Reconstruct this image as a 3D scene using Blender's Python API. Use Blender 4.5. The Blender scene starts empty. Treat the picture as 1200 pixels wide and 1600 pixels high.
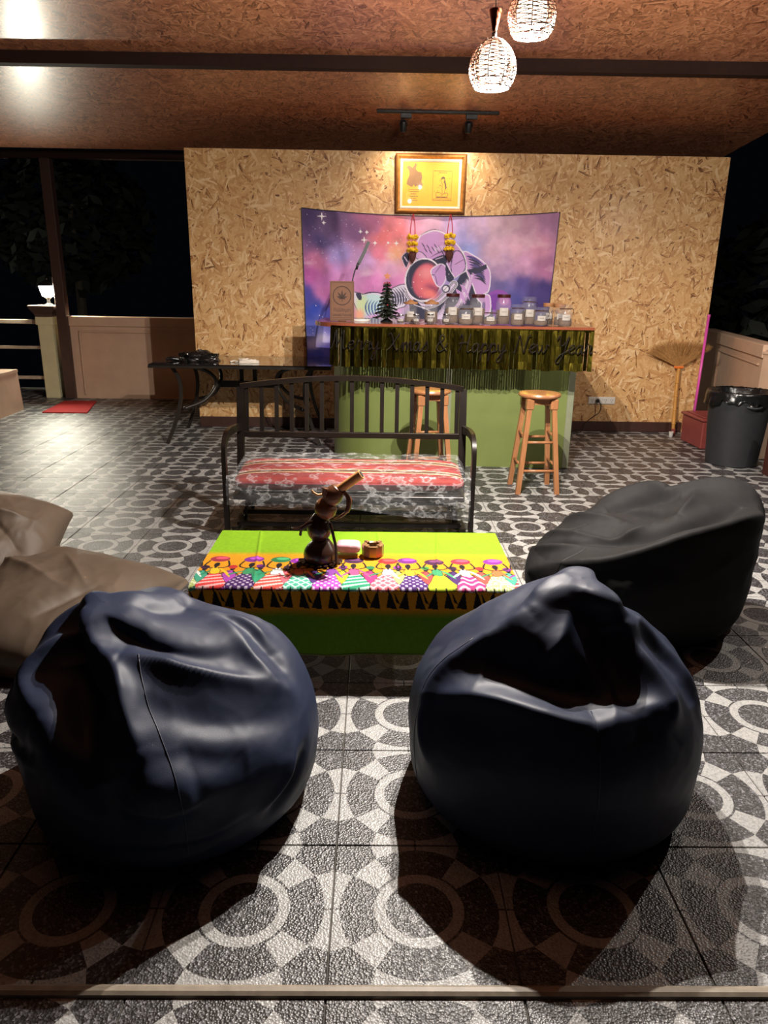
import bpy, math, random
import numpy as np
from mathutils import Vector, Matrix, noise
PI = math.pi
scene = bpy.context.scene
col = scene.collection

# ---------------------------------------------------------------- camera
cam_d = bpy.data.cameras.new('camera')
cam = bpy.data.objects.new('camera', cam_d)
col.objects.link(cam)
CP, CY, CR = 0.3021, 0.0137, 0.0152            # pitch down, yaw, roll
F = Vector((math.sin(CY)*math.cos(CP), math.cos(CY)*math.cos(CP), -math.sin(CP)))
RT = Vector((math.cos(CY), -math.sin(CY), 0)); UP = RT.cross(F)
AX = math.cos(CR)*RT + math.sin(CR)*UP
BX = -math.sin(CR)*RT + math.cos(CR)*UP
m = Matrix((AX, BX, -F)).transposed().to_4x4()
CAM = Vector((0.087, -1.1384, 1.37216))
m.translation = CAM
cam.matrix_world = m
cam_d.sensor_fit = 'VERTICAL'; cam_d.sensor_height = 36.0
cam_d.lens = 1147.66*36.0/1600.0
cam_d.clip_start = 0.02; cam_d.clip_end = 200
scene.camera = cam

# ---------------------------------------------------------------- world (night) and exposure
w = bpy.data.worlds.new('night'); scene.world = w; w.use_nodes = True
w.node_tree.nodes['Background'].inputs[0].default_value = (0.45, 0.55, 1.0, 1)
w.node_tree.nodes['Background'].inputs[1].default_value = 0.0018
scene.view_settings.view_transform = 'Standard'
scene.view_settings.look = 'None'
scene.view_settings.exposure = 0.0
scene.view_settings.gamma = 1.0
scene.view_settings.use_curve_mapping = False

LAMP = 6.0          # radiance of the frosted glass inside a rattan pendant
BULB = 300.0         # watts of the bulb under that glass
SPOT = 20.0          # watts of each little track spot aimed at the wall
LANTERN = 900.0      # radiance of the post lantern's panes

# ---------------------------------------------------------------- materials
def lin(c):
    return tuple(((v/255.0)/12.92 if v/255.0 <= 0.04045 else ((v/255.0+0.055)/1.055)**2.4) for v in c)

class NT:
    def __init__(s, name):
        s.m = bpy.data.materials.new(name); s.m.use_nodes = True
        s.t = s.m.node_tree; s.n = s.t.nodes
        s.b = s.n['Principled BSDF']
    def node(s, typ, **kw):
        n = s.n.new(typ)
        for k, v in kw.items(): setattr(n, k, v)
        return n
    def link(s, a, b): s.t.links.new(a, b)
    def val(s, x, sock):
        if isinstance(x, (int, float)): sock.default_value = x
        else: s.link(x, sock)
    def math(s, op, a, b=None, c=None, clamp=False):
        n = s.node('ShaderNodeMath', operation=op, use_clamp=clamp)
        s.val(a, n.inputs[0])
        if b is not None: s.val(b, n.inputs[1])
        if c is not None: s.val(c, n.inputs[2])
        return n.outputs[0]
    def mix(s, f, a, b):
        n = s.node('ShaderNodeMix', data_type='RGBA')
        s.val(f, n.inputs[0])
        for x, i in ((a, 6), (b, 7)):
            if isinstance(x, tuple): n.inputs[i].default_value = (*x[:3], 1)
            else: s.link(x, n.inputs[i])
        return n.outputs[2]
    def mapping(s, src, loc=(0,0,0), rot=(0,0,0), sc=(1,1,1)):
        n = s.node('ShaderNodeMapping')
        s.link(src, n.inputs[0])
        n.inputs[1].default_value = loc; n.inputs[2].default_value = rot; n.inputs[3].default_value = sc
        return n.outputs[0]
    def pos(s): return s.node('ShaderNodeNewGeometry').outputs['Position']
    def obj(s): return s.node('ShaderNodeTexCoord').outputs['Object']
    def noise(s, vec, scale, detail=3, rough=0.5):
        n = s.node('ShaderNodeTexNoise'); s.link(vec, n.inputs['Vector'])
        n.inputs['Scale'].default_value = scale; n.inputs['Detail'].default_value = detail
        n.inputs['Roughness'].default_value = rough
        return n.outputs[0]
    def voro(s, vec, scale, feature='F1', dim='3D'):
        n = s.node('ShaderNodeTexVoronoi', feature=feature, voronoi_dimensions=dim)
        s.link(vec, n.inputs['Vector']); n.inputs['Scale'].default_value = scale
        return n
    def ramp(s, f, stops, interp='LINEAR'):
        n = s.node('ShaderNodeValToRGB'); s.link(f, n.inputs[0])
        cr = n.color_ramp; cr.interpolation = interp
        while len(cr.elements) < len(stops): cr.elements.new(0.5)
        for e, (p, c) in zip(cr.elements, stops):
            e.position = p; e.color = (*c[:3], 1) if len(c) >= 3 else (c[0],)*3+(1,)
        return n.outputs[0]
    def bump(s, h, strength=0.3, dist=0.01):
        n = s.node('ShaderNodeBump'); n.inputs['Strength'].default_value = strength
        n.inputs['Distance'].default_value = dist
        s.link(h, n.inputs['Height']); s.link(n.outputs[0], s.b.inputs['Normal'])
    def set(s, **kw):
        names = dict(color='Base Color', rough='Roughness', metal='Metallic', spec='Specular IOR Level', coat='Coat Weight',
                     coatr='Coat Roughness', alpha='Alpha', trans='Transmission Weight', ior='IOR', sheen='Sheen Weight')
        for k, v in kw.items():
            i = s.b.inputs[names[k]]
            if isinstance(v, tuple): i.default_value = (*v[:3], 1)
            elif isinstance(v, (int, float)): i.default_value = v
            else: s.link(v, i)
        return s

def simple(name, rgb, rough=0.5, metal=0.0, var=0.12, scale=18, bump=0.0, spec=0.5, coat=0.0, grain=None):
    k = NT(name); c = lin(rgb); p = k.obj()
    if grain: p = k.mapping(p, sc=grain)
    f = k.noise(p, scale, 4)
    lo = tuple(max(0, v*(1-var*2)) for v in c); hi = tuple(min(1, v*(1+var*2)) for v in c)
    k.set(color=k.mix(f, lo, hi), rough=rough, metal=metal, spec=spec, coat=coat)
    if bump: k.bump(f, bump, 0.004)
    return k.m

def osb_mat(name, tones, dark, plane, rough, coat, scale=1.0, bump=0.25):
    """oriented strand board: four layers of long flat strands, the one with the highest rank shows"""
    k = NT(name)
    p = k.pos()
    if plane == 'XZ': p = k.mapping(p, rot=(PI/2, 0, 0))
    wob = k.node('ShaderNodeTexNoise'); k.link(p, wob.inputs['Vector']); wob.inputs['Scale'].default_value = 9
    va = k.node('ShaderNodeVectorMath', operation='MULTIPLY_ADD')
    k.link(wob.outputs[1], va.inputs[0]); va.inputs[1].default_value = (0.03, 0.03, 0); k.link(p, va.inputs[2])
    p = va.outputs[0]
    cur = None; rank = None
    for i, (ang, sx, sy) in enumerate(((0.25, 9, 52), (1.25, 10, 60), (2.1, 8, 46), (2.8, 11, 64), (0.8, 13, 75), (1.7, 12, 70))):
        q = k.mapping(k.mapping(p, loc=(3.1*i, 1.7*i, 0), rot=(0, 0, ang)), sc=(sx*scale, sy*scale, 1))
        v = k.voro(q, 1.0, 'F1', '2D')
        sep = k.node('ShaderNodeSeparateColor'); k.link(v.outputs['Color'], sep.inputs[0])
        shade = k.math('MULTIPLY_ADD', v.outputs['Distance'], -0.25, sep.outputs[0])
        if cur is None: cur, rank = shade, sep.outputs[1]
        else:
            g = k.math('GREATER_THAN', sep.outputs[1], rank)
            mx = k.node('ShaderNodeMix', data_type='FLOAT'); k.link(g, mx.inputs[0]); k.link(cur, mx.inputs[2]); k.link(shade, mx.inputs[3])
            cur = mx.outputs[0]
            rank = k.math('MAXIMUM', rank, sep.outputs[1])
    fine = k.noise(k.mapping(p, sc=(40, 40, 1)), 3.0, 3)
    f = k.math('MULTIPLY_ADD', fine, 0.25, k.math('MULTIPLY', cur, 0.85))
    f = k.math('SUBTRACT', f, 0.03, clamp=True)
    c = k.ramp(f, [(0.0, lin(dark)), (0.07, lin(tones[0])), (0.35, lin(tones[1])), (0.65, lin(tones[2])), (1.0, lin(tones[3]))])
    k.set(color=c, rough=rough, coat=coat, coatr=0.22)
    k.bump(cur, bump, 0.004)
    return k.m

def tile_mat():
    """terrazzo tile cast with a ring, petals and concave spools; one 0.4 m cell per tile, read from the place itself"""
    k = NT('terrazzo_tile')
    p = k.pos(); s = k.node('ShaderNodeSeparateXYZ'); k.link(p, s.inputs[0])
    def cell(o): return k.math('SUBTRACT', k.math('FRACT', k.math('DIVIDE', o, 0.4)), 0.5)
    x = k.math('ABSOLUTE', cell(s.outputs[0])); y = k.math('ABSOLUTE', cell(s.outputs[1]))
    r = k.math('SQRT', k.math('ADD', k.math('MULTIPLY', x, x), k.math('MULTIPLY', y, y)))
    ang = k.math('ARCTAN2', y, x)
    u = k.math('SUBTRACT', 0.5, x); v = k.math('SUBTRACT', 0.5, y)
    lt = lambda a, b: k.math('LESS_THAN', a, b)
    gt = lambda a, b: k.math('GREATER_THAN', a, b)
    AND = lambda a, b: k.math('MULTIPLY', a, b)
    OR = lambda a, b: k.math('MAXIMUM', a, b)
    blob = AND(lt(k.math('ADD', u, v), 0.365), AND(lt(k.math('MULTIPLY_ADD', v, -0.33, u), 0.218), lt(k.math('MULTIPLY_ADD', u, -0.33, v), 0.218)))
    nblob = k.math('SUBTRACT', 1.0, blob)
    ring = AND(gt(r, 0.192), lt(r, 0.258))
    dia = lt(k.math('ABSOLUTE', k.math('SUBTRACT', ang, PI/4)), 0.212)
    sq = AND(dia, AND(gt(r, 0.272), nblob))
    spool = AND(k.math('SUBTRACT', 1.0, dia), AND(gt(r, 0.456), nblob))
    light = OR(ring, OR(sq, spool))
    # the little cross joint scored over the middle of each spool
    cross = AND(lt(k.math('MINIMUM', x, y), 0.006), gt(k.math('MAXIMUM', x, y), 0.44))
    light = k.math('SUBTRACT', light, cross, clamp=True)
    ch = k.voro(p, 190.0); sc = k.node('ShaderNodeSeparateColor'); k.link(ch.outputs['Color'], sc.inputs[0])
    speck = k.noise(p, 420.0, 2)
    darkc = k.ramp(k.math('MULTIPLY_ADD', speck, 0.5, k.math('MULTIPLY', sc.outputs[0], 0.6)),
                   [(0.0, lin((16, 16, 18))), (0.5, lin((33, 33, 37))), (0.7, lin((58, 58, 63))), (0.92, lin((150, 150, 156)))])
    lightc = k.ramp(k.math('MULTIPLY_ADD', speck, 0.5, k.math('MULTIPLY', sc.outputs[1], 0.5)),
                    [(0.0, lin((80, 80, 80))), (0.24, lin((142, 142, 142))), (0.5, lin((168, 168, 166))), (1.0, lin((186, 186, 185)))])
    dirt = k.noise(p, 1.3, 4)
    c = k.mix(light, darkc, lightc)
    c = k.mix(k.math('MULTIPLY', dirt, 0.22), c, lin((96, 86, 74)))
    k.set(color=c, rough=k.math('MULTIPLY_ADD', dirt, 0.18, 0.30), spec=0.5)
    h = k.math('MULTIPLY_ADD', light, -0.6, k.math('MULTIPLY', ch.outputs['Distance'], 0.9))
    k.bump(h, 0.42, 0.0035)
    return k.m

def vcol_mat(name, rough=0.7, weave=900.0, spec=0.25):
    k = NT(name)
    a = k.node('ShaderNodeVertexColor'); a.layer_name = 'print'
    p = k.obj()
    f = k.noise(p, weave, 1)
    k.set(color=k.mix(k.math('MULTIPLY', f, 0.12), a.outputs[0], (0, 0, 0)), rough=rough, spec=spec)
    k.bump(f, 0.08, 0.002)
    return k.m

def emit_mat(name, rgb, strength):
    k = NT(name)
    f = k.noise(k.obj(), 30, 2)
    k.set(color=(0.9, 0.9, 0.9), rough=0.4)
    c = k.mix(f, lin(rgb), lin(tuple(min(255, v*1.03) for v in rgb)))
    k.link(c, k.b.inputs['Emission Color']); k.b.inputs['Emission Strength'].default_value = strength
    return k.m

def leather(name, rgb, rough=0.42, spec=0.45):
    k = NT(name); c = lin(rgb); p = k.obj()
    f = k.noise(p, 6, 4); g = k.voro(p, 520)
    k.set(color=k.mix(f, tuple(v*0.8 for v in c), tuple(v*1.2 for v in c)), rough=rough, spec=spec)
    k.bump(g.outputs['Distance'], 0.10, 0.0015)
    return k.m

def film(name, alpha, rough, rgb=(235, 235, 238), bump=0.5, scale=22):
    k = NT(name); p = k.obj()
    f = k.noise(k.mapping(p, sc=(1, 2.2, 1.5)), scale, 3, 0.5)
    a = k.ramp(f, [(0.35, (alpha*0.35,)*3), (0.52, (alpha*0.5,)*3), (0.58, (min(1, alpha*2.4),)*3), (0.66, (alpha*0.5,)*3), (0.85, (alpha*0.8,)*3)])  # narrow alpha peaks paint whitish crinkle highlights into the film
    k.set(color=lin(rgb), rough=rough, spec=0.6, alpha=a)
    k.bump(f, bump, 0.012)
    return k.m

def foil_mat():
    k = NT('gold_foil'); p = k.pos()
    f = k.noise(k.mapping(p, sc=(30, 30, 5)), 1.2, 2)
    k.set(color=k.mix(f, lin((112, 98, 30)), lin((196, 176, 70))), rough=0.20, metal=1.0)
    k.bump(f, 0.27, 0.02)
    return k.m

M = {}
M['osb'] = osb_mat('osb_board', [(186, 134, 82), (206, 160, 104), (214, 172, 118), (236, 208, 164)], (112, 68, 36), 'XZ', 0.5, 0.10, scale=0.92, bump=0.15)
M['osb_ceiling'] = osb_mat('varnished_osb_ceiling', [(132, 80, 54), (164, 104, 72), (184, 122, 86), (208, 150, 112)], (92, 50, 32), 'XY', 0.40, 0.35, scale=1.1, bump=0.4)
M['tile'] = tile_mat()
M['grout'] = simple('grey_grout', (88, 84, 78), 0.85, var=0.2, scale=30)
M['trim_stone'] = simple('beige_nosing', (150, 138, 122), 0.5, var=0.2, scale=40)
M['brown_steel'] = simple('brown_painted_steel', (66, 46, 40), 0.45, var=0.15)
M['beam'] = simple('dark_brown_beam', (40, 23, 18), 0.75, var=0.15, spec=0.15)
M['brown_skirt'] = simple('dark_brown_skirting', (62, 36, 28), 0.5, var=0.15)
M['render'] = simple('beige_painted_render', (196, 164, 138), 0.75, var=0.08, scale=6)
M['cream'] = simple('cream_painted_post', (206, 198, 158), 0.7, var=0.08, scale=6)
M['rail_paint'] = simple('pale_painted_rail', (190, 172, 152), 0.6)
M['bench_metal'] = simple('bronze_black_steel', (27, 20, 17), 0.36, metal=0.3, var=0.3, scale=14)
M['bar_green'] = simple('green_laminate', (112, 124, 66), 0.5, var=0.08, scale=5)
M['bar_trim'] = simple('grey_edge_trim', (132, 136, 112), 0.45, var=0.08)
M['counter'] = simple('red_brown_laminate', (128, 70, 50), 0.22, var=0.15, scale=8, coat=0.4, grain=(1, 6, 1))
M['stool_wood'] = simple('varnished_light_wood', (160, 108, 70), 0.38, var=0.2, scale=10, grain=(5, 5, 0.6), coat=0.2)
M['glass_black'] = simple('black_glass_top', (26, 25, 26), 0.08, var=0.1, coat=0.5)
M['table_metal'] = simple('dark_bronze_metal', (44, 38, 33), 0.4, metal=0.3, var=0.2)
M['black_plastic'] = simple('black_plastic', (20, 20, 21), 0.45, var=0.2)
M['bin_plastic'] = simple('charcoal_plastic', (44, 45, 48), 0.5, var=0.1)
M['liner'] = simple('black_bin_liner', (18, 18, 19), 0.25, var=0.2, scale=40, bump=0.5)
M['red_box'] = simple('maroon_plastic', (140, 66, 62), 0.4, var=0.08)
M['pink'] = simple('pink_plastic', (214, 82, 170), 0.35, var=0.05)
M['bamboo'] = simple('yellow_bamboo', (196, 140, 66), 0.4, var=0.2, grain=(3, 3, 0.7))
M['straw'] = simple('dry_broom_grass', (168, 122, 68), 0.8, var=0.35, scale=60)
M['orange'] = simple('orange_binding', (226, 118, 44), 0.5)
M['red_mat'] = simple('red_fibre_mat', (186, 26, 26), 0.9, var=0.2, scale=120, bump=0.4)
M['white_plastic'] = simple('white_plastic', (225, 222, 214), 0.35, var=0.04)
M['gold'] = simple('antique_gold', (206, 150, 84), 0.3, metal=0.55, var=0.25, scale=30)
M['gold_dark'] = simple('brown_gold_edge', (120, 72, 36), 0.35, metal=0.3, var=0.2)
M['cream_card'] = simple('cream_card', (236, 226, 196), 0.6, var=0.03)
M['yellow_print'] = simple('yellow_paper', (244, 178, 16), 0.7, var=0.05)
M['brown_ink'] = simple('brown_ink', (150, 104, 50), 0.7, var=0.15)
M['dark_ink'] = simple('dark_ink', (84, 62, 20), 0.7)
M['copper'] = simple('copper_metal', (196, 112, 84), 0.25, metal=1.0, var=0.1)
M['chrome'] = simple('chrome', (190, 190, 190), 0.15, metal=1.0, var=0.05)
M['rattan'] = simple('pale_rattan', (140, 112, 98), 0.55, var=0.2)
M['cord_black'] = simple('dark_cord', (40, 34, 32), 0.6)
M['cork'] = simple('wood_lid', (134, 90, 54), 0.6, var=0.2)
M['lid_dark'] = simple('dark_red_lid', (48, 14, 16), 0.35)
M['herb'] = simple('dried_herb', (92, 70, 48), 0.9, var=0.5, scale=160, bump=0.8)
M['label_paper'] = simple('white_label', (150, 143, 136), 0.6, var=0.04)
M['label_ink'] = simple('label_ink', (70, 66, 66), 0.6)
M['cardboard'] = simple('brown_board', (96, 60, 37), 0.7, var=0.08)
M['burnt'] = simple('burnt_print', (46, 26, 15), 0.75)
M['tree_tinsel'] = simple('dark_tinsel', (28, 32, 25), 0.35, metal=0.3, var=0.4)
M['star_gold'] = simple('bronze_star', (128, 78, 50), 0.3, metal=0.7)
M['bow_red'] = simple('red_ribbon', (130, 18, 34), 0.4)
M['marigold'] = simple('yellow_marigold', (250, 190, 16), 0.7, var=0.15, scale=60)
M['red_string'] = simple('red_string', (196, 40, 60), 0.6)
M['tassel'] = simple('dark_flower_tassel', (92, 48, 40), 0.8, var=0.3)
M['pipe_dark'] = simple('dark_coconut_wood', (46, 25, 15), 0.32, var=0.35, scale=10, coat=0.3)
M['pipe_mid'] = simple('brown_carved_wood', (104, 62, 36), 0.4, var=0.3, scale=14)
M['pipe_bamboo'] = simple('bamboo_tube', (206, 150, 92), 0.4, var=0.15, grain=(4, 4, 0.8))
M['pink_paper'] = simple('pink_tissue_pack', (236, 160, 172), 0.5, var=0.15, scale=30)
M['tin'] = simple('weathered_tin', (160, 124, 84), 0.35, metal=0.5, var=0.3)
M['ash_black'] = simple('ash_black', (24, 20, 18), 0.8)
M['white_tissue'] = simple('white_tissue', (222, 212, 198), 0.8, var=0.06)
M['foil'] = foil_mat()
M['letters'] = simple('dark_glitter_letters', (17, 10, 9), 0.6, var=0.4, scale=90, spec=0.2)
M['blue_bag'] = leather('navy_leatherette', (31, 40, 63), 0.52, 0.28)
M['seam_blue'] = simple('navy_piping', (30, 36, 58), 0.5)
M['black_bag'] = leather('black_canvas', (19, 18, 19), 0.72, 0.2)
M['seam_black'] = simple('black_piping', (18, 17, 18), 0.6)
M['grey_bag'] = leather('taupe_leatherette', (100, 86, 73), 0.52, 0.3)
M['seam_grey'] = simple('taupe_piping', (70, 60, 52), 0.6)
M['lamp_glass'] = emit_mat('lit_white_glass', (255, 236, 206), LAMP)
M['lantern_glass'] = emit_mat('lit_lantern_glass', (255, 246, 224), LANTERN)
M['foliage'] = simple('dark_foliage', (12, 18, 11), 0.7, var=0.4, scale=4)
M['bark'] = simple('dark_bark', (56, 46, 38), 0.9)
M['brown_wood'] = simple('dark_brown_wood', (70, 34, 24), 0.45, var=0.2, grain=(1, 6, 1))
M['plastic_film'] = film('clear_plastic_cover', 0.13, 0.12, scale=15)

k = NT('glass'); k.set(color=k.mix(k.noise(k.obj(), 40, 1), (0.25, 0.24, 0.26), (0.30, 0.29, 0.31)), rough=0.05, alpha=0.09, spec=0.8); M['glass'] = k.m
k = NT('picture_glass'); k.set(color=k.mix(k.noise(k.obj(), 5, 1), (0.9, 0.9, 0.9), (0.95, 0.95, 0.95)), rough=0.02, alpha=0.035, spec=0.9); M['pic_glass'] = k.m

# striped cushion fabric: red with gold and brown lines along the bench
k = NT('striped_cushion')
s_ = k.node('ShaderNodeSeparateXYZ'); k.link(k.obj(), s_.inputs[0])
fy = k.math('FRACT', k.math('MULTIPLY', s_.outputs[1], 5.4))
c_ = k.ramp(fy, [(0.0, lin((126, 32, 28))), (0.30, lin((150, 46, 38))), (0.33, lin((228, 190, 140))), (0.37, lin((96, 62, 40))), (0.56, lin((104, 66, 40))), (0.60, lin((232, 196, 150))), (0.64, lin((140, 40, 34)))], 'CONSTANT')
side = k.math('GREATER_THAN', s_.outputs[2], -0.012)
k.set(color=k.mix(side, lin((122, 26, 26)), c_), rough=0.85, spec=0.2)
k.bump(k.noise(k.obj(), 300, 1), 0.15, 0.002); M['cushion'] = k.m

# ---------------------------------------------------------------- mesh helpers
class MB:
    def __init__(s): s.v = []; s.f = []
    def add(s, vs, fs):
        o = len(s.v); s.v += [tuple(v) for v in vs]; s.f += [tuple(i+o for i in f) for f in fs]; return s
    def box(s, c, size, rot=(0, 0, 0), bev=0.0, taper=1.0):
        hx, hy, hz = (d/2 for d in size)
        R = Matrix.Rotation(rot[2], 3, 'Z') @ Matrix.Rotation(rot[1], 3, 'Y') @ Matrix.Rotation(rot[0], 3, 'X')
        C = Vector(c)
        b = min(bev, hx*0.9, hy*0.9, hz*0.9)
        if b <= 0:
            vs = [Vector((sx*hx*(taper if sz > 0 else 1), sy*hy*(taper if sz > 0 else 1), sz*hz)) for sz in (-1, 1) for sy in (-1, 1) for sx in (-1, 1)]
            fs = [(0,2,3,1), (4,5,7,6), (0,1,5,4), (2,6,7,3), (0,4,6,2), (1,3,7,5)]
        else:
            vs = []; fs = []
            for (z, i) in ((-hz, b), (-hz+b, 0), (hz-b, 0), (hz, b)):
                t = taper if z > 0 else 1
                X, Y = (hx-i)*t, (hy-i)*t
                q = b*0.7 if i == 0 else b*0.5
                vs += [Vector(p) for p in ((-X+q, -Y, z), (X-q, -Y, z), (X, -Y+q, z), (X, Y-q, z), (X-q, Y, z), (-X+q, Y, z), (-X, Y-q, z), (-X, -Y+q, z))]
            fs.append(tuple(reversed(range(8)))); fs.append(tuple(range(24, 32)))
            for l in range(3):
                for j in range(8):
                    fs.append((l*8+j, l*8+(j+1) % 8, l*8+8+(j+1) % 8, l*8+8+j))
        return s.add([C + R @ v for v in vs], fs)
    def sweep(s, path, w, h=None, n=8, up=(0, 0, 1), closed=False, taper=None):
        """round tube (h None) or rectangular bar swept along a path"""
        P = [Vector(p) for p in path]; N = len(P); vs = []; fs = []
        upv = Vector(up); k = n if h is None else 4
        prev = None
        for i, p in enumerate(P):
            if closed: t = (P[(i+1) % N]-P[i-1])
            else: t = P[min(i+1, N-1)]-P[max(i-1, 0)]
            t.normalize()
            if prev is None:
                a = t.cross(upv)
                if a.length < 1e-4: a = t.cross(Vector((1, 0, 0)))
            else: a = prev - t*prev.dot(t)
            if h is not None:
                a = t.cross(upv)
                if a.length < 0.15: a = prev if prev is not None else t.cross(Vector((0, 1, 0)))
                if prev is not None and a.dot(prev) < 0: a = -a
            a.normalize(); b = t.cross(a); prev = a
            sc = taper[i] if taper else 1.0
            if h is None:
                vs += [p + (a*math.cos(2*PI*j/n) + b*math.sin(2*PI*j/n))*w*sc for j in range(n)]
            else:
                vs += [p + a*(sx*w/2*sc) + b*(sy*h/2*sc) for sx, sy in ((-1, -1), (1, -1), (1, 1), (-1, 1))]
        L = N if closed else N-1
        for i in range(L):
            for j in range(k):
                i2 = (i+1) % N
                fs.append((i*k+j, i*k+(j+1) % k, i2*k+(j+1) % k, i2*k+j))
        if not closed:
            fs.append(tuple(reversed(range(k)))); fs.append(tuple((N-1)*k+j for j in range(k)))
        return s.add(vs, fs)
    def lathe(s, prof, n=24, c=(0, 0, 0), sx=1.0, sy=1.0):
        C = Vector(c); vs = []; fs = []
        for r, z in prof:
            vs += [C + Vector((r*sx*math.cos(2*PI*j/n), r*sy*math.sin(2*PI*j/n), z)) for j in range(n)]
        for i in range(len(prof)-1):
            for j in range(n):
                fs.append((i*n+j, i*n+(j+1) % n, (i+1)*n+(j+1) % n, (i+1)*n+j))
        fs.append(tuple(reversed(range(n)))); fs.append(tuple((len(prof)-1)*n+j for j in range(n)))
        return s.add(vs, fs)
    def prism(s, poly, d, mat=None):
        """polygon in local XZ, thickness d towards -Y, placed by a 4x4 matrix"""
        n = len(poly)
        vs = [Vector((x, 0, z)) for x, z in poly] + [Vector((x, -d, z)) for x, z in poly]
        if mat is not None: vs = [mat @ v for v in vs]
        fs = [tuple(range(n)), tuple(reversed(range(n, 2*n)))] + [(i, n+i, n+(i+1) % n, (i+1) % n) for i in range(n)]
        return s.add(vs, fs)
    def ball(s, c, r, n=8, m=6):
        return s.lathe([(max(1e-4, r*math.sin(PI*i/m)), -r*math.cos(PI*i/m)) for i in range(m+1)], n, c)
    def build(s, name, mat, parent=None, smooth=False, auto=None):
        me = bpy.data.meshes.new(name)
        me.from_pydata([tuple(v) for v in s.v], [], s.f)
        me.materials.append(mat)
        if smooth:
            for p in me.polygons: p.use_smooth = True
            if auto: me.set_sharp_from_angle(angle=auto)
        me.update()
        return link(name, me, parent)

def link(name, me, parent=None):
    o = bpy.data.objects.new(name, me); col.objects.link(o)
    if parent is not None: o.parent = parent
    return o
def tag(o, label, cat, group=None, kind=None):
    o['label'] = label; o['category'] = cat
    if group: o['group'] = group
    if kind: o['kind'] = kind
    return o
def thing(name, label, cat, loc=(0, 0, 0), rz=0.0, group=None):
    o = bpy.data.objects.new(name, None); col.objects.link(o)
    o.empty_display_size = 0.05
    o.location = loc; o.rotation_euler = (0, 0, rz)
    return tag(o, label, cat, group)
def struct(o, label=None):
    o['kind'] = 'structure'
    if label: o['label'] = label
    return o
def copy_tree(o, parent=None):
    c = o.copy(); col.objects.link(c); c.parent = parent
    for ch in list(o.children): copy_tree(ch, c)
    return c
def crom(pts, n=6, closed=False):
    """smooth curve through points"""
    P = [Vector(p) for p in pts]; out = []; N = len(P)
    rng = range(N) if closed else range(N-1)
    for i in rng:
        g = (lambda j: P[j % N]) if closed else (lambda j: P[max(0, min(N-1, j))])
        p0, p1, p2, p3 = g(i-1), g(i), g(i+1), g(i+2)
        for q in range(n):
            t = q/n
            out.append(0.5*((2*p1) + (p2-p0)*t + (2*p0-5*p1+4*p2-p3)*t*t + (3*p1-p0-3*p2+p3)*t*t*t))
    if not closed: out.append(P[-1])
    return out
def circle(r, n=32, c=(0, 0)): return [(c[0]+r*math.cos(2*PI*i/n), c[1]+r*math.sin(2*PI*i/n)) for i in range(n)]
rnd = random.Random(7)

# ================================================================ the setting
T = 0.4
# floor: grout bed with single tiles on it
bed = MB().box((-0.8, 3.0, -0.029), (11.2, 11.2, 0.05)).build('floor', M['grout'])
struct(bed, 'patterned black and white terrazzo tile floor')
def tile_mb(cx=0.0, cy=0.0):
    h = T/2-0.0016; b = 0.0016; mb = MB()
    vs = [(cx+sx*a, cy+sy*a, z) for a, z in ((h, -0.006), (h, -b), (h-b, 0.0)) for sx, sy in ((-1, -1), (1, -1), (1, 1), (-1, 1))]
    fs = [(8, 9, 10, 11)] + [(l*4+j, l*4+(j+1) % 4, l*4+4+(j+1) % 4, l*4+4+j) for l in range(2) for j in range(4)]
    return mb.add(vs, fs)
tile_proto = tile_mb().build('tile', M['tile'], bed)
tile_me = tile_proto.data
def project(p):
    d = Vector(p)-CAM; kz = d.dot(F)
    if kz < 0.05: return None
    return 600+1147.66*d.dot(AX)/kz, 800-1147.66*d.dot(BX)/kz, kz
seen = []; rest = []
for i in range(-15, 12):
    for j in range(-6, 21):
        c = ((i+0.5)*T, (j+0.5)*T, 0)
        if not (-6.2 < c[0] < 4.6 and -2.4 < c[1] < 8.4): continue
        q = [project((c[0]+a*T/2, c[1]+b*T/2, 0)) for a in (-1, 1) for b in (-1, 1)]
        q = [v for v in q if v]
        inside = q and min(v[0] for v in q) < 1200 and max(v[0] for v in q) > 0 and min(v[1] for v in q) < 1600 and max(v[1] for v in q) > 0
        (seen if inside else rest).append((q[0][2] if q else 0, c))
seen.sort()
for n_, (d_, c) in enumerate(seen[:300]):
    if n_ == 0: o = tile_proto
    else: o = link('tile', tile_me, bed)
    o.location = c
mb = MB()
for d_, c in seen[300:]+rest:
    t_ = tile_mb(c[0], c[1]); mb.add(t_.v, t_.f)
far = mb.build('far_tiles', M['tile'], bed); far['kind'] = 'stuff'

# step nosing strip across the foreground
pr = [(-0.014, 0.0), (-0.012, 0.006), (-0.005, 0.010), (0.005, 0.010), (0.012, 0.006), (0.014, 0.0)]
mb = MB()
vs = [(x, -0.008+y, z) for x in (-6.0, 4.4) for y, z in pr]
mb.add(vs, [tuple(range(6)), tuple(reversed(range(6, 12)))] + [(i, 6+i, 6+(i+1) % 6, (i+1) % 6) for i in range(6)])
struct(mb.build('trim_1', M['trim_stone']), 'narrow beige nosing strip across the tiles in the foreground')

# back partition of strand board
WY = 6.04; WX0, WX1, WH = -1.635, 3.235, 2.49
struct(MB().box(((WX0+WX1)/2, WY+0.03, WH/2), (WX1-WX0, 0.06, WH)).build('wall_back', M['osb']), 'tall free-standing wall of pale strand board behind the bar')
struct(MB().box(((WX0+WX1)/2-0.06, WY-0.011, 0.05), (WX1-WX0-0.13, 0.02, 0.10), bev=0.004).build('baseboard_back', M['brown_skirt']), 'dark brown skirting board under the strand board wall')

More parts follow.
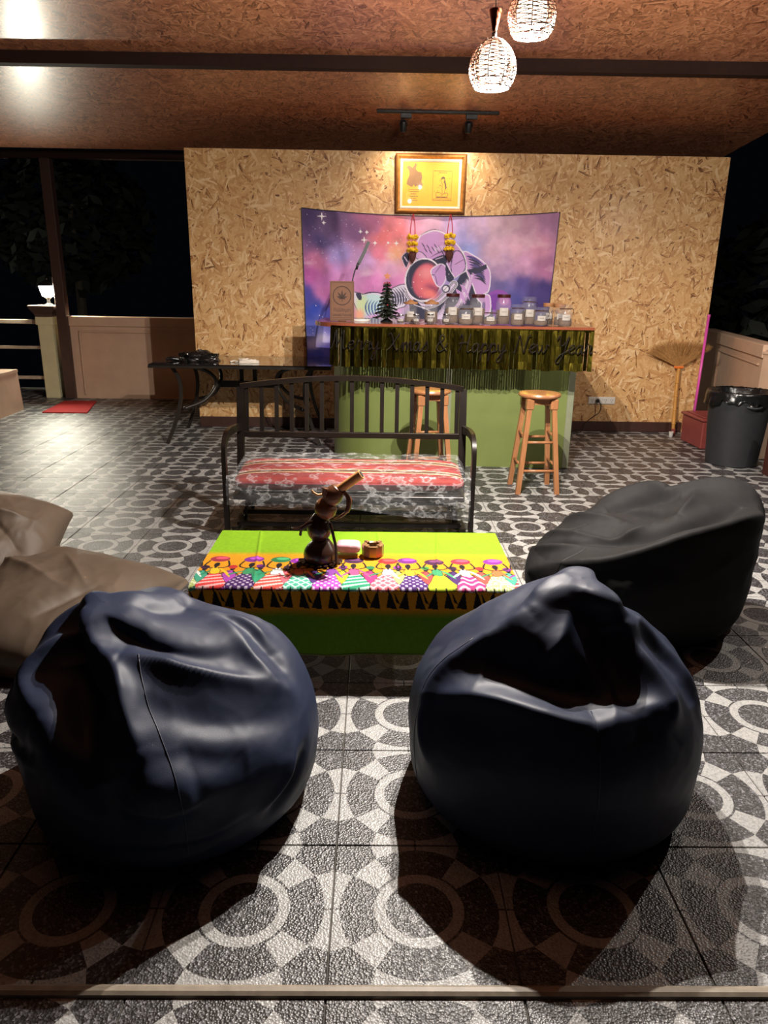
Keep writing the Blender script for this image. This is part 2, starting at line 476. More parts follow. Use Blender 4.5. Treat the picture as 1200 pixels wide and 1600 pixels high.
# sloping ceiling of strand board
def cz(y): return 2.72+0.08*(6.04-y)
CX0, CX1, CY0, CY1 = -5.6, 3.58, 0.15, 7.12
vs = []
for dz in (0.0, 0.018):
    vs += [(CX0, CY0, cz(CY0)+dz), (CX1, CY0, cz(CY0)+dz), (CX1, CY1, cz(CY1)+dz), (CX0, CY1, cz(CY1)+dz)]
struct(MB().add(vs, [(3, 2, 1, 0), (4, 5, 6, 7), (0, 1, 5, 4), (1, 2, 6, 5), (2, 3, 7, 6), (3, 0, 4, 7)]).build('ceiling', M['osb_ceiling']), 'reddish varnished strand board ceiling')
# dark steel beam under the ceiling
y0, y1 = 4.57, 4.66
vs = [(CX0, y0, cz(y0)-0.075), (CX1, y0-0.07, cz(y0)-0.075), (CX1, y1-0.07, cz(y1)-0.068), (CX0, y1, cz(y1)-0.068),
      (CX0, y0, cz(y0)+0.004), (CX1, y0-0.07, cz(y0)+0.010), (CX1, y1-0.07, cz(y1)+0.010), (CX0, y1, cz(y1)+0.004)]
struct(MB().add(vs, [(3, 2, 1, 0), (4, 5, 6, 7), (0, 1, 5, 4), (1, 2, 6, 5), (2, 3, 7, 6), (3, 0, 4, 7)]).build('trim_2', M['beam']), 'dark brown beam running across under the ceiling')
struct(MB().box((-1.2, 7.72, 2.66), (9.6, 0.10, 0.08)).build('trim_3', M['beam']), 'dark eaves beam carried by the brown steel post')

# low parapet walls
def parapet(name, p0, p1, h, label, panels):
    p0 = Vector(p0); p1 = Vector(p1); d = p1-p0; L = d.length; a = math.atan2(d.y, d.x)
    e = bpy.data.objects.new(name, None); col.objects.link(e); e.location = (p0.x, p0.y, 0); e.rotation_euler = (0, 0, a)
    e.empty_display_size = 0.05
    struct(e, label)
    MB().box((L/2, 0.05, h/2-0.02), (L, 0.10, h-0.04)).build('wall_body', M['render'], e)
    MB().box((L/2, 0.05, h-0.055), (L, 0.15, 0.11), bev=0.006).build('coping', M['render'], e)
    for x0, x1 in panels:
        MB().box(((x0+x1)/2, -0.008, h-0.17), (x1-x0, 0.022, 0.022), bev=0.005).build('moulding', M['render'], e)
        MB().box((x0+0.011, -0.008, (h-0.17)/2+0.03), (0.022, 0.022, h-0.20), bev=0.005).build('moulding', M['render'], e)
    return e
parapet('wall_left', (-3.50, 7.74, 0), (3.9, 7.74, 0), 0.95, 'low beige parapet wall on the far side of the terrace', [(0.10, 2.6)])
parapet('wall_right', (3.80, 7.40, 0), (3.285, 4.98, 0), 0.935, 'low beige parapet wall with moulded panels on the right', [(0.9, 2.35)])

# brown steel roof post
struct(MB().box((-3.555, 7.72, 1.31), (0.11, 0.11, 2.62), bev=0.006).build('trim_4', M['brown_steel']), 'tall brown steel roof post beside the lantern pillar')

# low wall end at the left edge
t = thing('low_wall', 'low beige wall end with sloped cap at the left edge of the terrace', 'wall')
vs = [(-3.744, 6.875, 0), (-3.70, 5.9, 0), (-4.6, 5.9, 0), (-4.6, 6.875, 0), (-3.765, 6.875, 0.405), (-3.72, 5.9, 0.405), (-4.6, 5.9, 0.405), (-4.6, 6.875, 0.405)]
fs = [(3, 2, 1, 0), (4, 5, 6, 7), (0, 1, 5, 4), (1, 2, 6, 5), (2, 3, 7, 6), (3, 0, 4, 7)]
MB().add(vs, fs).build('wall_body', M['render'], t)
vs2 = [(x+(0.008 if x > -4 else 0), y, 0.405 if i < 4 else 0.432) for i, (x, y, z) in enumerate(vs[4:]*2)]
MB().add(vs2, fs).build('cap', M['render'], t)

# lantern pillar, rails, lantern
t = thing('lantern_pillar', 'cream square pillar with flared brown cap beside the brown steel post', 'pillar', (-3.775, 7.80, 0))
MB().box((0, 0, 0.47), (0.17, 0.17, 0.94), bev=0.006).build('shaft', M['cream'], t)
MB().box((0, 0, 0.895), (0.20, 0.20, 0.09), bev=0.004).build('collar', M['cream'], t)
mb = MB(); 
a0, a1 = 0.095, 0.15
mb.add([(sx*a, sy*a, z) for a, z in ((a0, 0.941), (a0+0.01, 0.97), (a1, 1.045), (a1, 1.056)) for sx, sy in ((-1, -1), (1, -1), (1, 1), (-1, 1))],
       [(3, 2, 1, 0), (12, 13, 14, 15)] + [(l*4+j, l*4+(j+1) % 4, l*4+4+(j+1) % 4, l*4+4+j) for l in range(3) for j in range(4)])
mb.build('cap', M['brown_steel'], t)
MB().box((0, 0, 1.062), (0.30, 0.30, 0.011)).build('cap_tile', M['rail_paint'], t)

t = thing('post_lantern', 'small lit lantern glowing white on top of the cream pillar', 'lantern', (-3.735, 7.80, 1.068))
MB().lathe([(0.05, 0), (0.05, 0.012), (0.02, 0.025), (0.018, 0.07), (0.04, 0.085), (0.045, 0.095)], 12).build('foot', M['black_plastic'], t, True, 0.6)
def ring4(a, z): return [(-a, -a, z), (a, -a, z), (a, a, z), (-a, a, z)]
lo, hi = ring4(0.046, 0.097), ring4(0.072, 0.215)
for i in range(4):
    j = (i+1) % 4
    q = [Vector(lo[i]), Vector(lo[j]), Vector(hi[j]), Vector(hi[i])]
    c = sum(q, Vector())/4; n = (q[1]-q[0]).cross(q[3]-q[0]).normalized()*0.002
    q = [c+(p-c)*0.93 for p in q]
    MB().add([p-n for p in q]+[p+n for p in q], [(3, 2, 1, 0), (4, 5, 6, 7), (0, 1, 5, 4), (1, 2, 6, 5), (2, 3, 7, 6), (3, 0, 4, 7)]).build('pane', M['lantern_glass'], t)
    mb = MB().sweep([lo[i], hi[i]], 0.006, n=6)
    f1 = [(Vector(lo[i])*(1-f)+Vector(hi[i])*f)*1.03 for f in (0.18, 0.36)]
    f2 = [(Vector(lo[j])*(1-f)+Vector(hi[j])*f)*1.03 for f in (0.18, 0.36)]
    for p, q2 in zip(f1, f2): mb.sweep([(p.x, p.y, p.z), (q2.x, q2.y, q2.z)], 0.002, n=5)
    mb.build('glazing_bar', M['black_plastic'], t)
mb = MB(); mb.add([(sx*a, sy*a, z) for a, z in ((0.082, 0.215), (0.05, 0.25), (0.012, 0.285)) for sx, sy in ((-1, -1), (1, -1), (1, 1), (-1, 1))],
    [(3, 2, 1, 0), (8, 9, 10, 11)] + [(l*4+j, l*4+(j+1) % 4, l*4+4+(j+1) % 4, l*4+4+j) for l in range(2) for j in range(4)])
mb.ball((0, 0, 0.295), 0.012)
mb.build('roof', M['black_plastic'], t)

t = thing('terrace_railing', 'pale three-bar railing left of the cream pillar', 'railing', (-3.87, 7.84, 0))
for z, h in ((0.878, 0.05), (0.58, 0.035), (0.225, 0.04)):
    MB().box((-0.62, 0, z), (1.24, 0.04, h), bev=0.006).build('rail', M['rail_paint'], t)
MB().box((-1.28, 0, 0.46), (0.08, 0.08, 0.92), bev=0.006).build('end_post', M['rail_paint'], t)

# red mat
t = thing('door_mat', 'flat red mat on the tiles before the brown steel post', 'mat', (-3.29, 7.06, 0), 0)
P4 = [(-0.235, 0.37), (0.12, 0.39), (0.30, -0.38), (-0.17, -0.38)]
mb = MB(); inn = [(x*0.97, y*0.97) for x, y in P4]
mb.add([(x, y, 0.0005) for x, y in P4]+[(x, y, 0.008) for x, y in P4]+[(x, y, 0.011) for x, y in inn],
       [(0, 1, 2, 3)]+[(l*4+j, l*4+4+j, l*4+4+(j+1) % 4, l*4+(j+1) % 4) for l in range(2) for j in range(4)]+[(11, 10, 9, 8)])
mb.build('pile', M['red_mat'], t)
mb = MB()
for i in range(4):
    p, q = P4[i], P4[(i+1) % 4]; mb.sweep([(p[0], p[1], 0.006), (q[0], q[1], 0.006)], 0.006, n=6)
mb.build('hem', M['red_mat'], t)

# night trees beyond the parapets
def night_tree(loc, h, r, label, seed):
    t = thing('night_tree', label, 'tree', loc, 0, 'trees in the dark beyond the terrace')
    g = random.Random(seed); mb = MB()
    for q in range(1400):
        a = g.uniform(0, 2*PI); u = g.uniform(-1, 1); rr = r*(0.55+0.45*g.random()**0.5)
        c = Vector((rr*math.cos(a)*math.sqrt(1-u*u), rr*math.sin(a)*math.sqrt(1-u*u), h-r*0.7+rr*u*0.85))
        d = Vector((g.uniform(-1, 1), g.uniform(-1, 1), g.uniform(-0.6, 0.6))).normalized(); e = d.orthogonal().normalized()
        s1 = r*g.uniform(0.07, 0.14)
        mb.add([c-d*s1, c+e*s1*0.45, c+d*s1, c-e*s1*0.45], [(0, 1, 2, 3)])
    o = mb.build('crown', M['foliage'], t); o['kind'] = 'stuff'
    MB().sweep([(0, 0, -2.0), (0.05, 0, h*0.3), (0, 0.04, h-r*0.5)], 0.09, n=8, taper=[1.2, 1.0, 0.6]).build('trunk', M['bark'], t)
night_tree((-5.6, 13.5, 0), 3.4, 1.5, 'dark leafy tree at night left of the brown steel post', 1)
night_tree((-1.4, 16.5, 0), 4.0, 1.6, 'dark leafy tree at night between steel post and strand board wall', 2)
night_tree((5.6, 8.6, 0), 2.2, 1.4, 'dark green tree beyond the parapet on the right', 3)

# ================================================================ rattan pendants
def make_pendant(label, loc, rot=0.0, power=1.0):
    t = thing('rattan_pendant', label, 'pendant lamp', loc, rot, 'rattan pendant lamps over the low table')
    # origin = centre of the basket; basket 0.166 high
    def prof(f):   # f 0 top .. 1 bottom
        z = 0.088-0.165*f
        r = 0.092*math.sin(PI*(0.05+0.74*f))**0.62
        return r, z
    # lit glass inside
    gl = [(0.004, 0.068), (0.03, 0.068), (0.046, 0.056), (0.052, 0.035), (0.054, 0.0), (0.052, -0.025), (0.044, -0.042), (0.024, -0.052), (0.004, -0.054)]
    MB().lathe(gl, 24).build('glass_shade', M['lamp_glass'], t, True)
    bl = bpy.data.lights.new('bulb_light', 'POINT'); bl.energy = BULB*power; bl.color = (1.0, 0.92, 0.83); bl.shadow_soft_size = 0.012
    bo = bpy.data.objects.new('bulb_light', bl); col.objects.link(bo); bo.parent = t; bo.location = (0, 0, -0.070)
    N = 9
    for i in range(N):
        a = 2*PI*i/N
        pts = [(prof(f)[0]*math.cos(a), prof(f)[0]*math.sin(a), prof(f)[1]) for f in [q/14 for q in range(15)]]
        MB().sweep(pts, 0.0026, n=5).build('rib', M['rattan'], t, True)
    mb = MB(); g = random.Random(int(loc[0]*1000))
    for i in range(N):
        a0, a1 = 2*PI*i/N, 2*PI*(i+1)/N
        f = 0.06; side = 0
        while f < 0.97:
            f2 = f+g.uniform(0.03, 0.055)
            p0 = prof(f); p1 = prof(min(1, f2)); am = (a0+a1)/2; pm = prof((f+f2)/2)
            q0, q1 = (a0, a1) if side == 0 else (a1, a0)
            mb.sweep([(p0[0]*math.cos(q0), p0[0]*math.sin(q0), p0[1]), (pm[0]*math.cos(am), pm[0]*math.sin(am), pm[1]),
                      (p1[0]*math.cos(q1), p1[0]*math.sin(q1), p1[1])], 0.0019, n=4)
            f = f2; side = 1-side
    mb.build('weave', M['rattan'], t)
    for f in (0.03, 0.86, 1.0):
        r, z = prof(f)
        MB().sweep([(r*math.cos(2*PI*q/28), r*math.sin(2*PI*q/28), z) for q in range(28)], 0.0026, n=5, closed=True).build('hoop', M['rattan'], t, True)
    MB().lathe([(0.034, 0.084), (0.018, 0.092), (0.01, 0.098), (0.010, 0.104)], 16).build('top_plate', M['rattan'], t, True)
    MB().ball((0, 0, 0.110), 0.010, 12, 8).build('ball_joint', M['chrome'], t, True)
    MB().lathe([(0.009, 0.118), (0.024, 0.185), (0.024, 0.189), (0.003, 0.191)], 20).build('cone', M['copper'], t, True, 0.6)
    ztop = cz(loc[1])-loc[2]
    MB().sweep([(0, 0, 0.19), (0, 0, ztop-0.02)], 0.0022, n=6).build('cord', M['cord_black'], t)
    MB().lathe([(0.05, ztop+0.001), (0.05, ztop-0.012), (0.035, ztop-0.022), (0.004, ztop-0.024)], 20).build('ceiling_rose', M['copper'], t, True, 0.6)
    return t
make_pendant('lower of the two lit rattan pendant lamps, with copper cone in view', (0.528, 2.10, 2.185), 0.2)
make_pendant('higher lit rattan pendant lamp cut off by the top of the picture', (0.668, 2.10, 2.365), 0.35)
make_pendant('rattan pendant lamp hanging alone over the right side of the terrace', (3.25, 2.9, 2.30), 0.1, 0.35)

# ================================================================ track light
TY = 5.69; TZ = cz(TY)
t = thing('track_light', 'black ceiling track with two small spotlights above the framed picture', 'track light', (0.58, TY, TZ))
MB().box((0, 0, -0.012), (1.02, 0.035, 0.022), rot=(-0.08, 0, 0), bev=0.003).build('track', M['black_plastic'], t)
for sx in (-0.285, 0.262):
    h = MB().box((sx+0.02, 0, -0.042), (0.095, 0.035, 0.04), bev=0.004).build('adapter', M['black_plastic'], t)
    MB().sweep(crom([(sx, 0, -0.06), (sx-0.02, 0, -0.072), (sx+0.012, 0, -0.085), (sx, 0, -0.10)], 5), 0.004, n=6).build('stem', M['black_plastic'], t)
    sp = MB().lathe([(0.008, 0.0), (0.024, -0.008), (0.029, -0.02), (0.029, -0.085), (0.024, -0.088), (0.022, -0.075), (0.004, -0.072)], 18, (sx, 0, -0.098)).build('spot_head', M['black_plastic'], t, True, 0.6)
    sl = bpy.data.lights.new('spot_beam', 'SPOT'); sl.energy = SPOT; sl.spot_size = 2.3; sl.spot_blend = 1.0; sl.color = (1.0, 0.86, 0.70); sl.shadow_soft_size = 0.02
    so = bpy.data.objects.new('spot_beam', sl); col.objects.link(so); so.parent = t
    so.location = (sx, 0.045, -0.170); so.rotation_euler = (0.50, 0, 0)
    sp.location = (0, -0.047, 0.012); sp.rotation_euler = (0.50, 0, 0)
    MB().sweep([(sx-0.033, 0, -0.145), (sx-0.033, 0, -0.105), (sx, 0, -0.096), (sx+0.033, 0, -0.105), (sx+0.033, 0, -0.145)], 0.003, n=5).build('yoke', M['black_plastic'], sp)

# ================================================================ framed picture
t = thing('framed_picture', 'gold framed yellow print high on the wall above the space tapestry', 'picture', (0.557, 6.036, 1.975))
t.rotation_euler = (0.045, 0, 0)      # leans forward at the top
FW, FH = 0.632, 0.497
def bar(name, inset, wd, depth, y, mat):
    x0, x1, z0, z1 = -FW/2+inset, FW/2-inset, inset, FH-inset
    mb = MB()
    O = [(x0, z0), (x1, z0), (x1, z1), (x0, z1)]; I = [(x0+wd, z0+wd), (x1-wd, z0+wd), (x1-wd, z1-wd), (x0+wd, z1-wd)]
    Md = [(x0+wd*.45, z0+wd*.45), (x1-wd*.45, z0+wd*.45), (x1-wd*.45, z1-wd*.45), (x0+wd*.45, z1-wd*.45)]
    R = [[(x, y, z) for x, z in O], [(x, y-depth, z) for x, z in O], [(x, y-depth*1.25, z) for x, z in Md], [(x, y-depth*0.6, z) for x, z in I], [(x, y, z) for x, z in I]]
    mb.add(sum(R, []), [(l*4+j, l*4+(j+1) % 4, ((l+1) % 5)*4+(j+1) % 4, ((l+1) % 5)*4+j) for l in range(5) for j in range(4)])
    return mb.build(name, mat, t)
bar('outer_frame', 0.0, 0.034, 0.030, -0.001, M['gold_dark'])
bar('gold_frame', 0.012, 0.030, 0.036, -0.001, M['gold'])
bar('mat_border', 0.044, 0.022, 0.014, -0.004, M['cream_card'])
MB().box((0, -0.006, FH/2), (FW-0.10, 0.006, FH-0.10)).build('print', M['yellow_print'], t)
sil = [(-.195, .36), (-.215, .385), (-.20, .40), (-.185, .395), (-.165, .38), (-.15, .40), (-.138, .425), (-.128, .405), (-.135, .37), (-.115, .35), (-.085, .345), (-.075, .30), (-.085, .275), (-.07, .245), (-.08, .225), (-.095, .235), (-.105, .22), (-.12, .24), (-.135, .225), (-.15, .245), (-.165, .225), (-.19, .235), (-.215, .25), (-.205, .29), (-.19, .32)]
pic = bpy.data.objects['print']
def onpic(poly, d=0.001): return MB().prism([(x, z) for x, z in poly], d, Matrix.Translation((0, -0.0095, 0)))
onpic(sil).build('brown_motif', M['brown_ink'], pic)
mb = MB()
for i, wd in enumerate((0.09, 0.075, 0.05, 0.065, 0.045, 0.08)):
    x = -0.15-wd/2
    while x < -0.15+wd/2:
        l = rnd.uniform(0.008, 0.02); mb.box((x+l/2, -0.0100, 0.205-i*0.0185), (l, 0.001, 0.004)); x += l+0.004
for zz, a, b in ((0.36, 0.03, 0.185), (0.345, 0.075, 0.15), (0.118, 0.02, 0.185)):
    x = a
    while x < b:
        l = rnd.uniform(0.008, 0.02); mb.box((x+l/2, -0.0100, zz), (l, 0.001, 0.004)); x += l+0.005
mb.build('caption_lines', M['dark_ink'], pic)['kind'] = 'stuff'
mb = MB()
def pl(pts, r=0.0012, n=5): mb.sweep([(x, -0.0102, z) for x, z in [(p.x, p.y) for p in crom([(a, b, 0) for a, b in pts], n)]], r, n=4)
for a, b in (((.02, .365), (.02, .13)), ((.19, .37), (.19, .13)), ((.02, .13), (.19, .13))): pl([a, b], 0.0008, 1)
pl([(.10, .26), (.092, .29), (.105, .31), (.125, .305), (.128, .285), (.118, .27), (.135, .25), (.14, .22), (.13, .20), (.128, .175)])
pl([(.10, .26), (.11, .25), (.10, .235), (.085, .245), (.08, .235)])
pl([(.108, .235), (.105, .21), (.11, .18)])
pl([(.05, .165), (.06, .185), (.09, .18), (.11, .165), (.09, .15), (.06, .148), (.05, .165)])
pl([(.11, .168), (.14, .18), (.16, .17), (.15, .152), (.10, .146)])
pl([(.05, .142), (.16, .142)], 0.0016)
for q in range(26):
    x = rnd.uniform(0.03, 0.18); z = rnd.uniform(0.15, 0.33)
    if 0.085 < x < 0.14: continue
    pl([(x, z), (x+rnd.uniform(-.01, .01), z+rnd.uniform(.004, .014))], 0.0009, 2)
mb.build('line_drawing', M['dark_ink'], pic)
hp = [(.095, .285), (.10, .305), (.115, .315), (.128, .305), (.13, .285), (.14, .25), (.145, .22), (.136, .205), (.132, .235), (.122, .27), (.124, .292), (.112, .298)]
onpic(hp, 0.0012).build('hair_motif', M['dark_ink'], pic)
MB().box((0, -0.0145, FH/2), (FW-0.105, 0.002, FH-0.105)).build('glazing', M['pic_glass'], t)

# ================================================================ flower garlands on red cords
def garland(x, ztop, zfl, label, seed):
    t = thing('flower_garland', label, 'garland', (x, 5.955, zfl), 0, 'marigold garlands hung from the picture frame')
    g = random.Random(seed)
    for l, zz in enumerate((0.055, 0.0, -0.055)):
        mb = MB(); R = 0.034
        for i in range(9):
            a = 2*PI*i/9+l*0.4
            c = Vector((R*math.cos(a), R*math.sin(a)*0.8, zz+g.uniform(-.006, .006)))
            for q in range(5):
                d = Vector((g.gauss(0, 1), g.gauss(0, 1), g.gauss(0, 1))).normalized()*0.011
                mb.ball(c+d, 0.012, 6, 4)
        mb.build('marigold_ring', M['marigold'], t)
    MB().lathe([(0.004, -0.17), (0.02, -0.15), (0.034, -0.115), (0.036, -0.09), (0.022, -0.07)], 12, sy=0.7).build('tassel', M['tassel'], t, True)
    for s in (-1, 1):
        MB().sweep(crom([(s*0.002, 0.0, ztop-zfl), (s*0.018, 0, (ztop-zfl)*0.6), (s*0.022, 0, 0.06)], 5), 0.0035, n=5).build('cord', M['red_string'], t)
    return t
garland(0.407, 1.97, 1.72, 'yellow marigold garland hanging left, over the astronaut visor', 3)
garland(0.744, 1.97, 1.735, 'yellow marigold garland hanging right, beside the astronaut helmet', 4)

# ================================================================ socket with plug
t = thing('wall_socket', 'white double wall socket low on the strand board wall', 'socket', (2.30, 6.039, 0.305))
MB().box((0, -0.006, 0), (0.262, 0.012, 0.072), bev=0.004).build('plate', M['white_plastic'], t)
for sx in (-0.066, 0.066):
    g = MB().box((sx, -0.0135, 0), (0.118, 0.004, 0.056), bev=0.0015).build('gang', M['white_plastic'], t)
    mb = MB()
    for qx in (-0.03, 0.03):
        for dx in (-0.008, 0.008): mb.box((sx+qx+dx, -0.0158, 0.006), (0.003, 0.001, 0.012))
        mb.box((sx+qx, -0.0158, -0.012), (0.006, 0.001, 0.006))
    mb.build('slots', M['black_plastic'], g)['kind'] = 'stuff'
t = thing('plug_lead', 'black plug and lead trailing from the wall socket to the floor', 'cable', (2.255, 6.02, 0.305))
MB().lathe([(0.018, 0), (0.02, 0.012), (0.014, 0.035), (0.006, 0.045)], 12).build('plug', M['black_plastic'], t, True)
bpy.data.objects['plug'].rotation_euler = (PI/2, 0, 0)
MB().sweep(crom([(0, -0.042, 0), (0.02, -0.06, -0.04), (0.01, -0.05, -0.11), (-0.08, -0.05, -0.18), (-0.13, -0.06, -0.25), (-0.16, -0.07, -0.30), (-0.30, -0.2, -0.301)], 6), 0.004, n=6).build('lead', M['black_plastic'], t, True)

# ================================================================ painted cloths (vertex print)
def lin_np(a):
    a = np.clip(a, 0, 255)/255.0
    return np.where(a <= 0.04045, a/12.92, ((a+0.055)/1.055)**2.4)
def vnoise(x, y, seed=0):
    r = np.random.RandomState(seed); tab = r.rand(256, 256)
    xi = np.floor(x).astype(int); yi = np.floor(y).astype(int); fx = x-xi; fy = y-yi
    fx = fx*fx*(3-2*fx); fy = fy*fy*(3-2*fy)
    g = lambda a, b: tab[a % 256, b % 256]
    return (g(xi, yi)*(1-fx)+g(xi+1, yi)*fx)*(1-fy)+(g(xi, yi+1)*(1-fx)+g(xi+1, yi+1)*fx)*fy
def fbm(x, y, seed=0, o=4):
    s = 0; a = 0.5
    for i in range(o): s = s+a*vnoise(x*2**i, y*2**i, seed+i); a *= 0.5
    return s
class Paint:
    def __init__(s, x, y, scale=1.0, ox=0.0, oy=0.0):
        s.x = x; s.y = y; s.c = np.zeros(x.shape+(3,)); s.k = scale; s.ox = ox; s.oy = oy
    def tr(s, pts): return np.array([(s.ox+s.k*a, s.oy+s.k*b) for a, b in pts], float)
    def over(s, al, rgb):
        al = np.clip(al, 0, 1)[..., None]; s.c = s.c*(1-al)+np.array(rgb, float)*al
    def inside(s, P):
        ins = np.zeros(s.x.shape, bool); n = len(P)
        for i in range(n):
            x0, y0 = P[i]; x1, y1 = P[i-1]
            if y0 == y1: continue
            c = ((y0 > s.y) != (y1 > s.y)) & (s.x < (x1-x0)*(s.y-y0)/(y1-y0)+x0)
            ins ^= c
        return ins
    def dist(s, P, closed=False):
        d = np.full(s.x.shape, 1e9); n = len(P)
        for i in range(n if closed else n-1):
            a = P[i]; b = P[(i+1) % n]; e = b-a; L = max(1e-9, e@e)
            t = np.clip(((s.x-a[0])*e[0]+(s.y-a[1])*e[1])/L, 0, 1)
            d = np.minimum(d, np.hypot(s.x-a[0]-t*e[0], s.y-a[1]-t*e[1]))
        return d
    def smooth(s, pts, n=5, closed=False):
        return np.array([(p.x, p.y) for p in crom([(a, b, 0) for a, b in s.tr(pts)], n, closed)])
    def poly(s, pts, rgb, edge=None, ew=4, sm=True):
        P = s.smooth(pts, 4, True) if sm else s.tr(pts)
        s.over(s.inside(P).astype(float), rgb)
        if edge is not None: s.over((ew*s.k/2-s.dist(P, True))+0.5, edge)
    def line(s, pts, rgb, w=4, sm=True, taper=False):
        P = s.smooth(pts, 5) if sm else s.tr(pts)
        if not taper: s.over(w*s.k/2-s.dist(P)+0.5, rgb); return
        n = len(P)
        for i in range(n-1):
            f = math.sin(PI*(i+0.5)/(n-1))
            s.over(w*s.k/2*f-s.dist(P[i:i+2])+0.3, rgb)
    def disc(s, c, rx, rgb, ry=None, a=0.0, soft=1.0):
        c = s.tr([c])[0]; ry = ry or rx
        dx = s.x-c[0]; dy = s.y-c[1]
        u = (dx*math.cos(a)+dy*math.sin(a))/(rx*s.k); v = (-dx*math.sin(a)+dy*math.cos(a))/(ry*s.k)
        s.over((1-np.hypot(u, v))*min(rx, ry)*s.k/soft+0.5, rgb)
def grid_obj(name, Pts, colr, mat, parent, thick=None):
    ny, nx = Pts.shape[:2]
    me = bpy.data.meshes.new(name)
    idx = np.arange(ny*nx).reshape(ny, nx)
    q = np.stack([idx[:-1, :-1], idx[:-1, 1:], idx[1:, 1:], idx[1:, :-1]], -1).reshape(-1, 4)
    me.vertices.add(ny*nx); me.vertices.foreach_set('co', Pts.reshape(-1).astype(np.float32))
    me.loops.add(q.size); me.loops.foreach_set('vertex_index', q.reshape(-1).astype(np.int32))
    me.polygons.add(len(q)); me.polygons.foreach_set('loop_start', np.arange(0, q.size, 4, dtype=np.int32))
    me.polygons.foreach_set('use_smooth', np.ones(len(q), dtype=bool))
    me.update(calc_edges=True)
    if colr is not None:
        at = me.color_attributes.new('print', 'FLOAT_COLOR', 'POINT')
        ca = np.concatenate([lin_np(colr), np.ones(colr.shape[:2]+(1,))], -1)
        at.data.foreach_set('color', ca.reshape(-1).astype(np.float32))
    me.materials.append(mat); me.validate()
    return link(name, me, parent)

# ---------------------------------------------------------------- space tapestry
nx, ny = 470, 265
U, V = np.meshgrid(np.linspace(0, 1, nx), np.linspace(0, 1, ny))
ztop = 2.012-0.055*np.sin(PI*U)**0.8
xl = -0.603+0.03*V; xr = 1.742-0.05*V
TX = xl+(xr-xl)*U
TZc = ztop+(0.69-ztop)*V
# cloth folds: a heavy drape at the left corner, light ripples elsewhere
dy = 0.012+0.006*np.sin(TX*9+V*2)*V+0.004*np.sin(TX*23+1.3)
diag = (U-0.03)-0.10*V
dy += 0.030*np.exp(-((diag-0.03)/0.030)**2)*np.clip(V*3, 0, 1)*np.clip(1.6-V, 0, 1)
dy += 0.022*np.exp(-((diag-0.11)/0.022)**2)*np.clip(1.1-V, 0, 1)
dy += 0.018*np.exp(-((U-0.93+0.05*V)/0.02)**2)*np.clip(V*2, 0, 1)+0.014*np.exp(-((U-0.83-0.03*V)/0.025)**2)*np.clip(V*2-.4, 0, 1)
dy += 0.0025*fbm(TX*14, TZc*14, 5)
TP = np.stack([TX, 6.034-dy, TZc], -1)
cxp = ((TX+0.603)*172.2+11)*2.727; cyp = ((2.01-TZc)*175.7+5)*2.727
pt = Paint(cxp, cyp)
pts = [(60,40,(74,58,104)),(160,70,(92,72,112)),(120,150,(80,66,120)),(250,110,(120,84,130)),(320,60,(170,100,140)),(380,110,(238,120,128)),(350,190,(226,120,150)),(430,190,(255,178,140)),(440,100,(240,130,140)),
 (300,230,(206,160,222)),(180,210,(170,150,226)),(220,300,(214,140,206)),(400,260,(232,170,214)),(420,330,(220,130,196)),(330,330,(216,126,196)),(260,400,(220,140,180)),(90,240,(226,130,180)),(60,300,(190,90,170)),(120,360,(214,120,190)),
 (50,380,(66,66,160)),(70,450,(40,62,168)),(130,470,(70,70,160)),(60,520,(80,90,190)),(110,560,(206,196,232)),(70,590,(190,170,222)),(100,640,(48,56,168)),(60,640,(60,60,170)),(140,620,(90,80,190)),
 (520,70,(240,170,206)),(600,70,(242,190,222)),(670,80,(206,176,232)),(720,120,(170,160,226)),(740,190,(146,158,232)),(690,230,(150,150,226)),(780,90,(190,156,196)),(850,80,(206,168,190)),(920,70,(196,158,176)),(1000,80,(184,134,164)),(1080,60,(160,112,150)),
 (860,180,(214,170,196)),(960,160,(214,160,186)),(1060,160,(204,136,166)),(1000,230,(206,150,190)),(1080,250,(180,112,156)),(900,260,(190,150,196)),(900,310,(96,88,150)),(1000,310,(76,66,132)),(1080,330,(60,50,112)),(1040,400,(58,48,108)),(960,380,(70,70,140)),(980,440,(50,46,104)),(1080,470,(40,34,84)),
 (350,470,(214,150,206)),(420,500,(220,170,214)),(520,480,(180,170,210)),(700,500,(120,110,170)),(900,500,(70,60,130)),(300,560,(150,110,190)),(600,620,(100,80,160)),(900,640,(60,50,120))]
jx = cxp+70*(fbm(cxp/90, cyp/90, 11)-0.47); jy = cyp+70*(fbm(cxp/90+9, cyp/90, 17)-0.47)
num = 0; den = 0
for px, py, rgb in pts:
    wgt = 1.0/(((jx-px)**2+(jy-py)**2)+500.0)**1.7
    num = num+wgt[..., None]*np.array(rgb, float); den = den+wgt
pt.c = num/den[..., None]
cl = fbm(cxp/45, cyp/45, 23)
pt.c = 255*(pt.c/255)**0.90; pt.c *= (0.88+0.28*cl)[..., None]
pt.over(np.clip((fbm(cxp/60, cyp/40, 31)-0.56)*2.2, 0, 0.5)*(cyp > 190)*(cyp < 300)*(cxp < 480), (250, 225, 245))
pt.over(np.clip((fbm(cxp/70, cyp/50, 37)-0.52)*2.0, 0, 0.45)*(cxp > 740)*(cyp < 270), (240, 205, 220))
W, D_, L_ = (238, 230, 246), (66, 66, 88), (206, 160, 220)
WL = (224, 206, 238)
# planet
pt.disc((888, 398), 58, (150, 88, 180)); pt.disc((880, 408), 50, (128, 72, 168), soft=8); pt.disc((915, 385), 22, (196, 120, 196), soft=10)
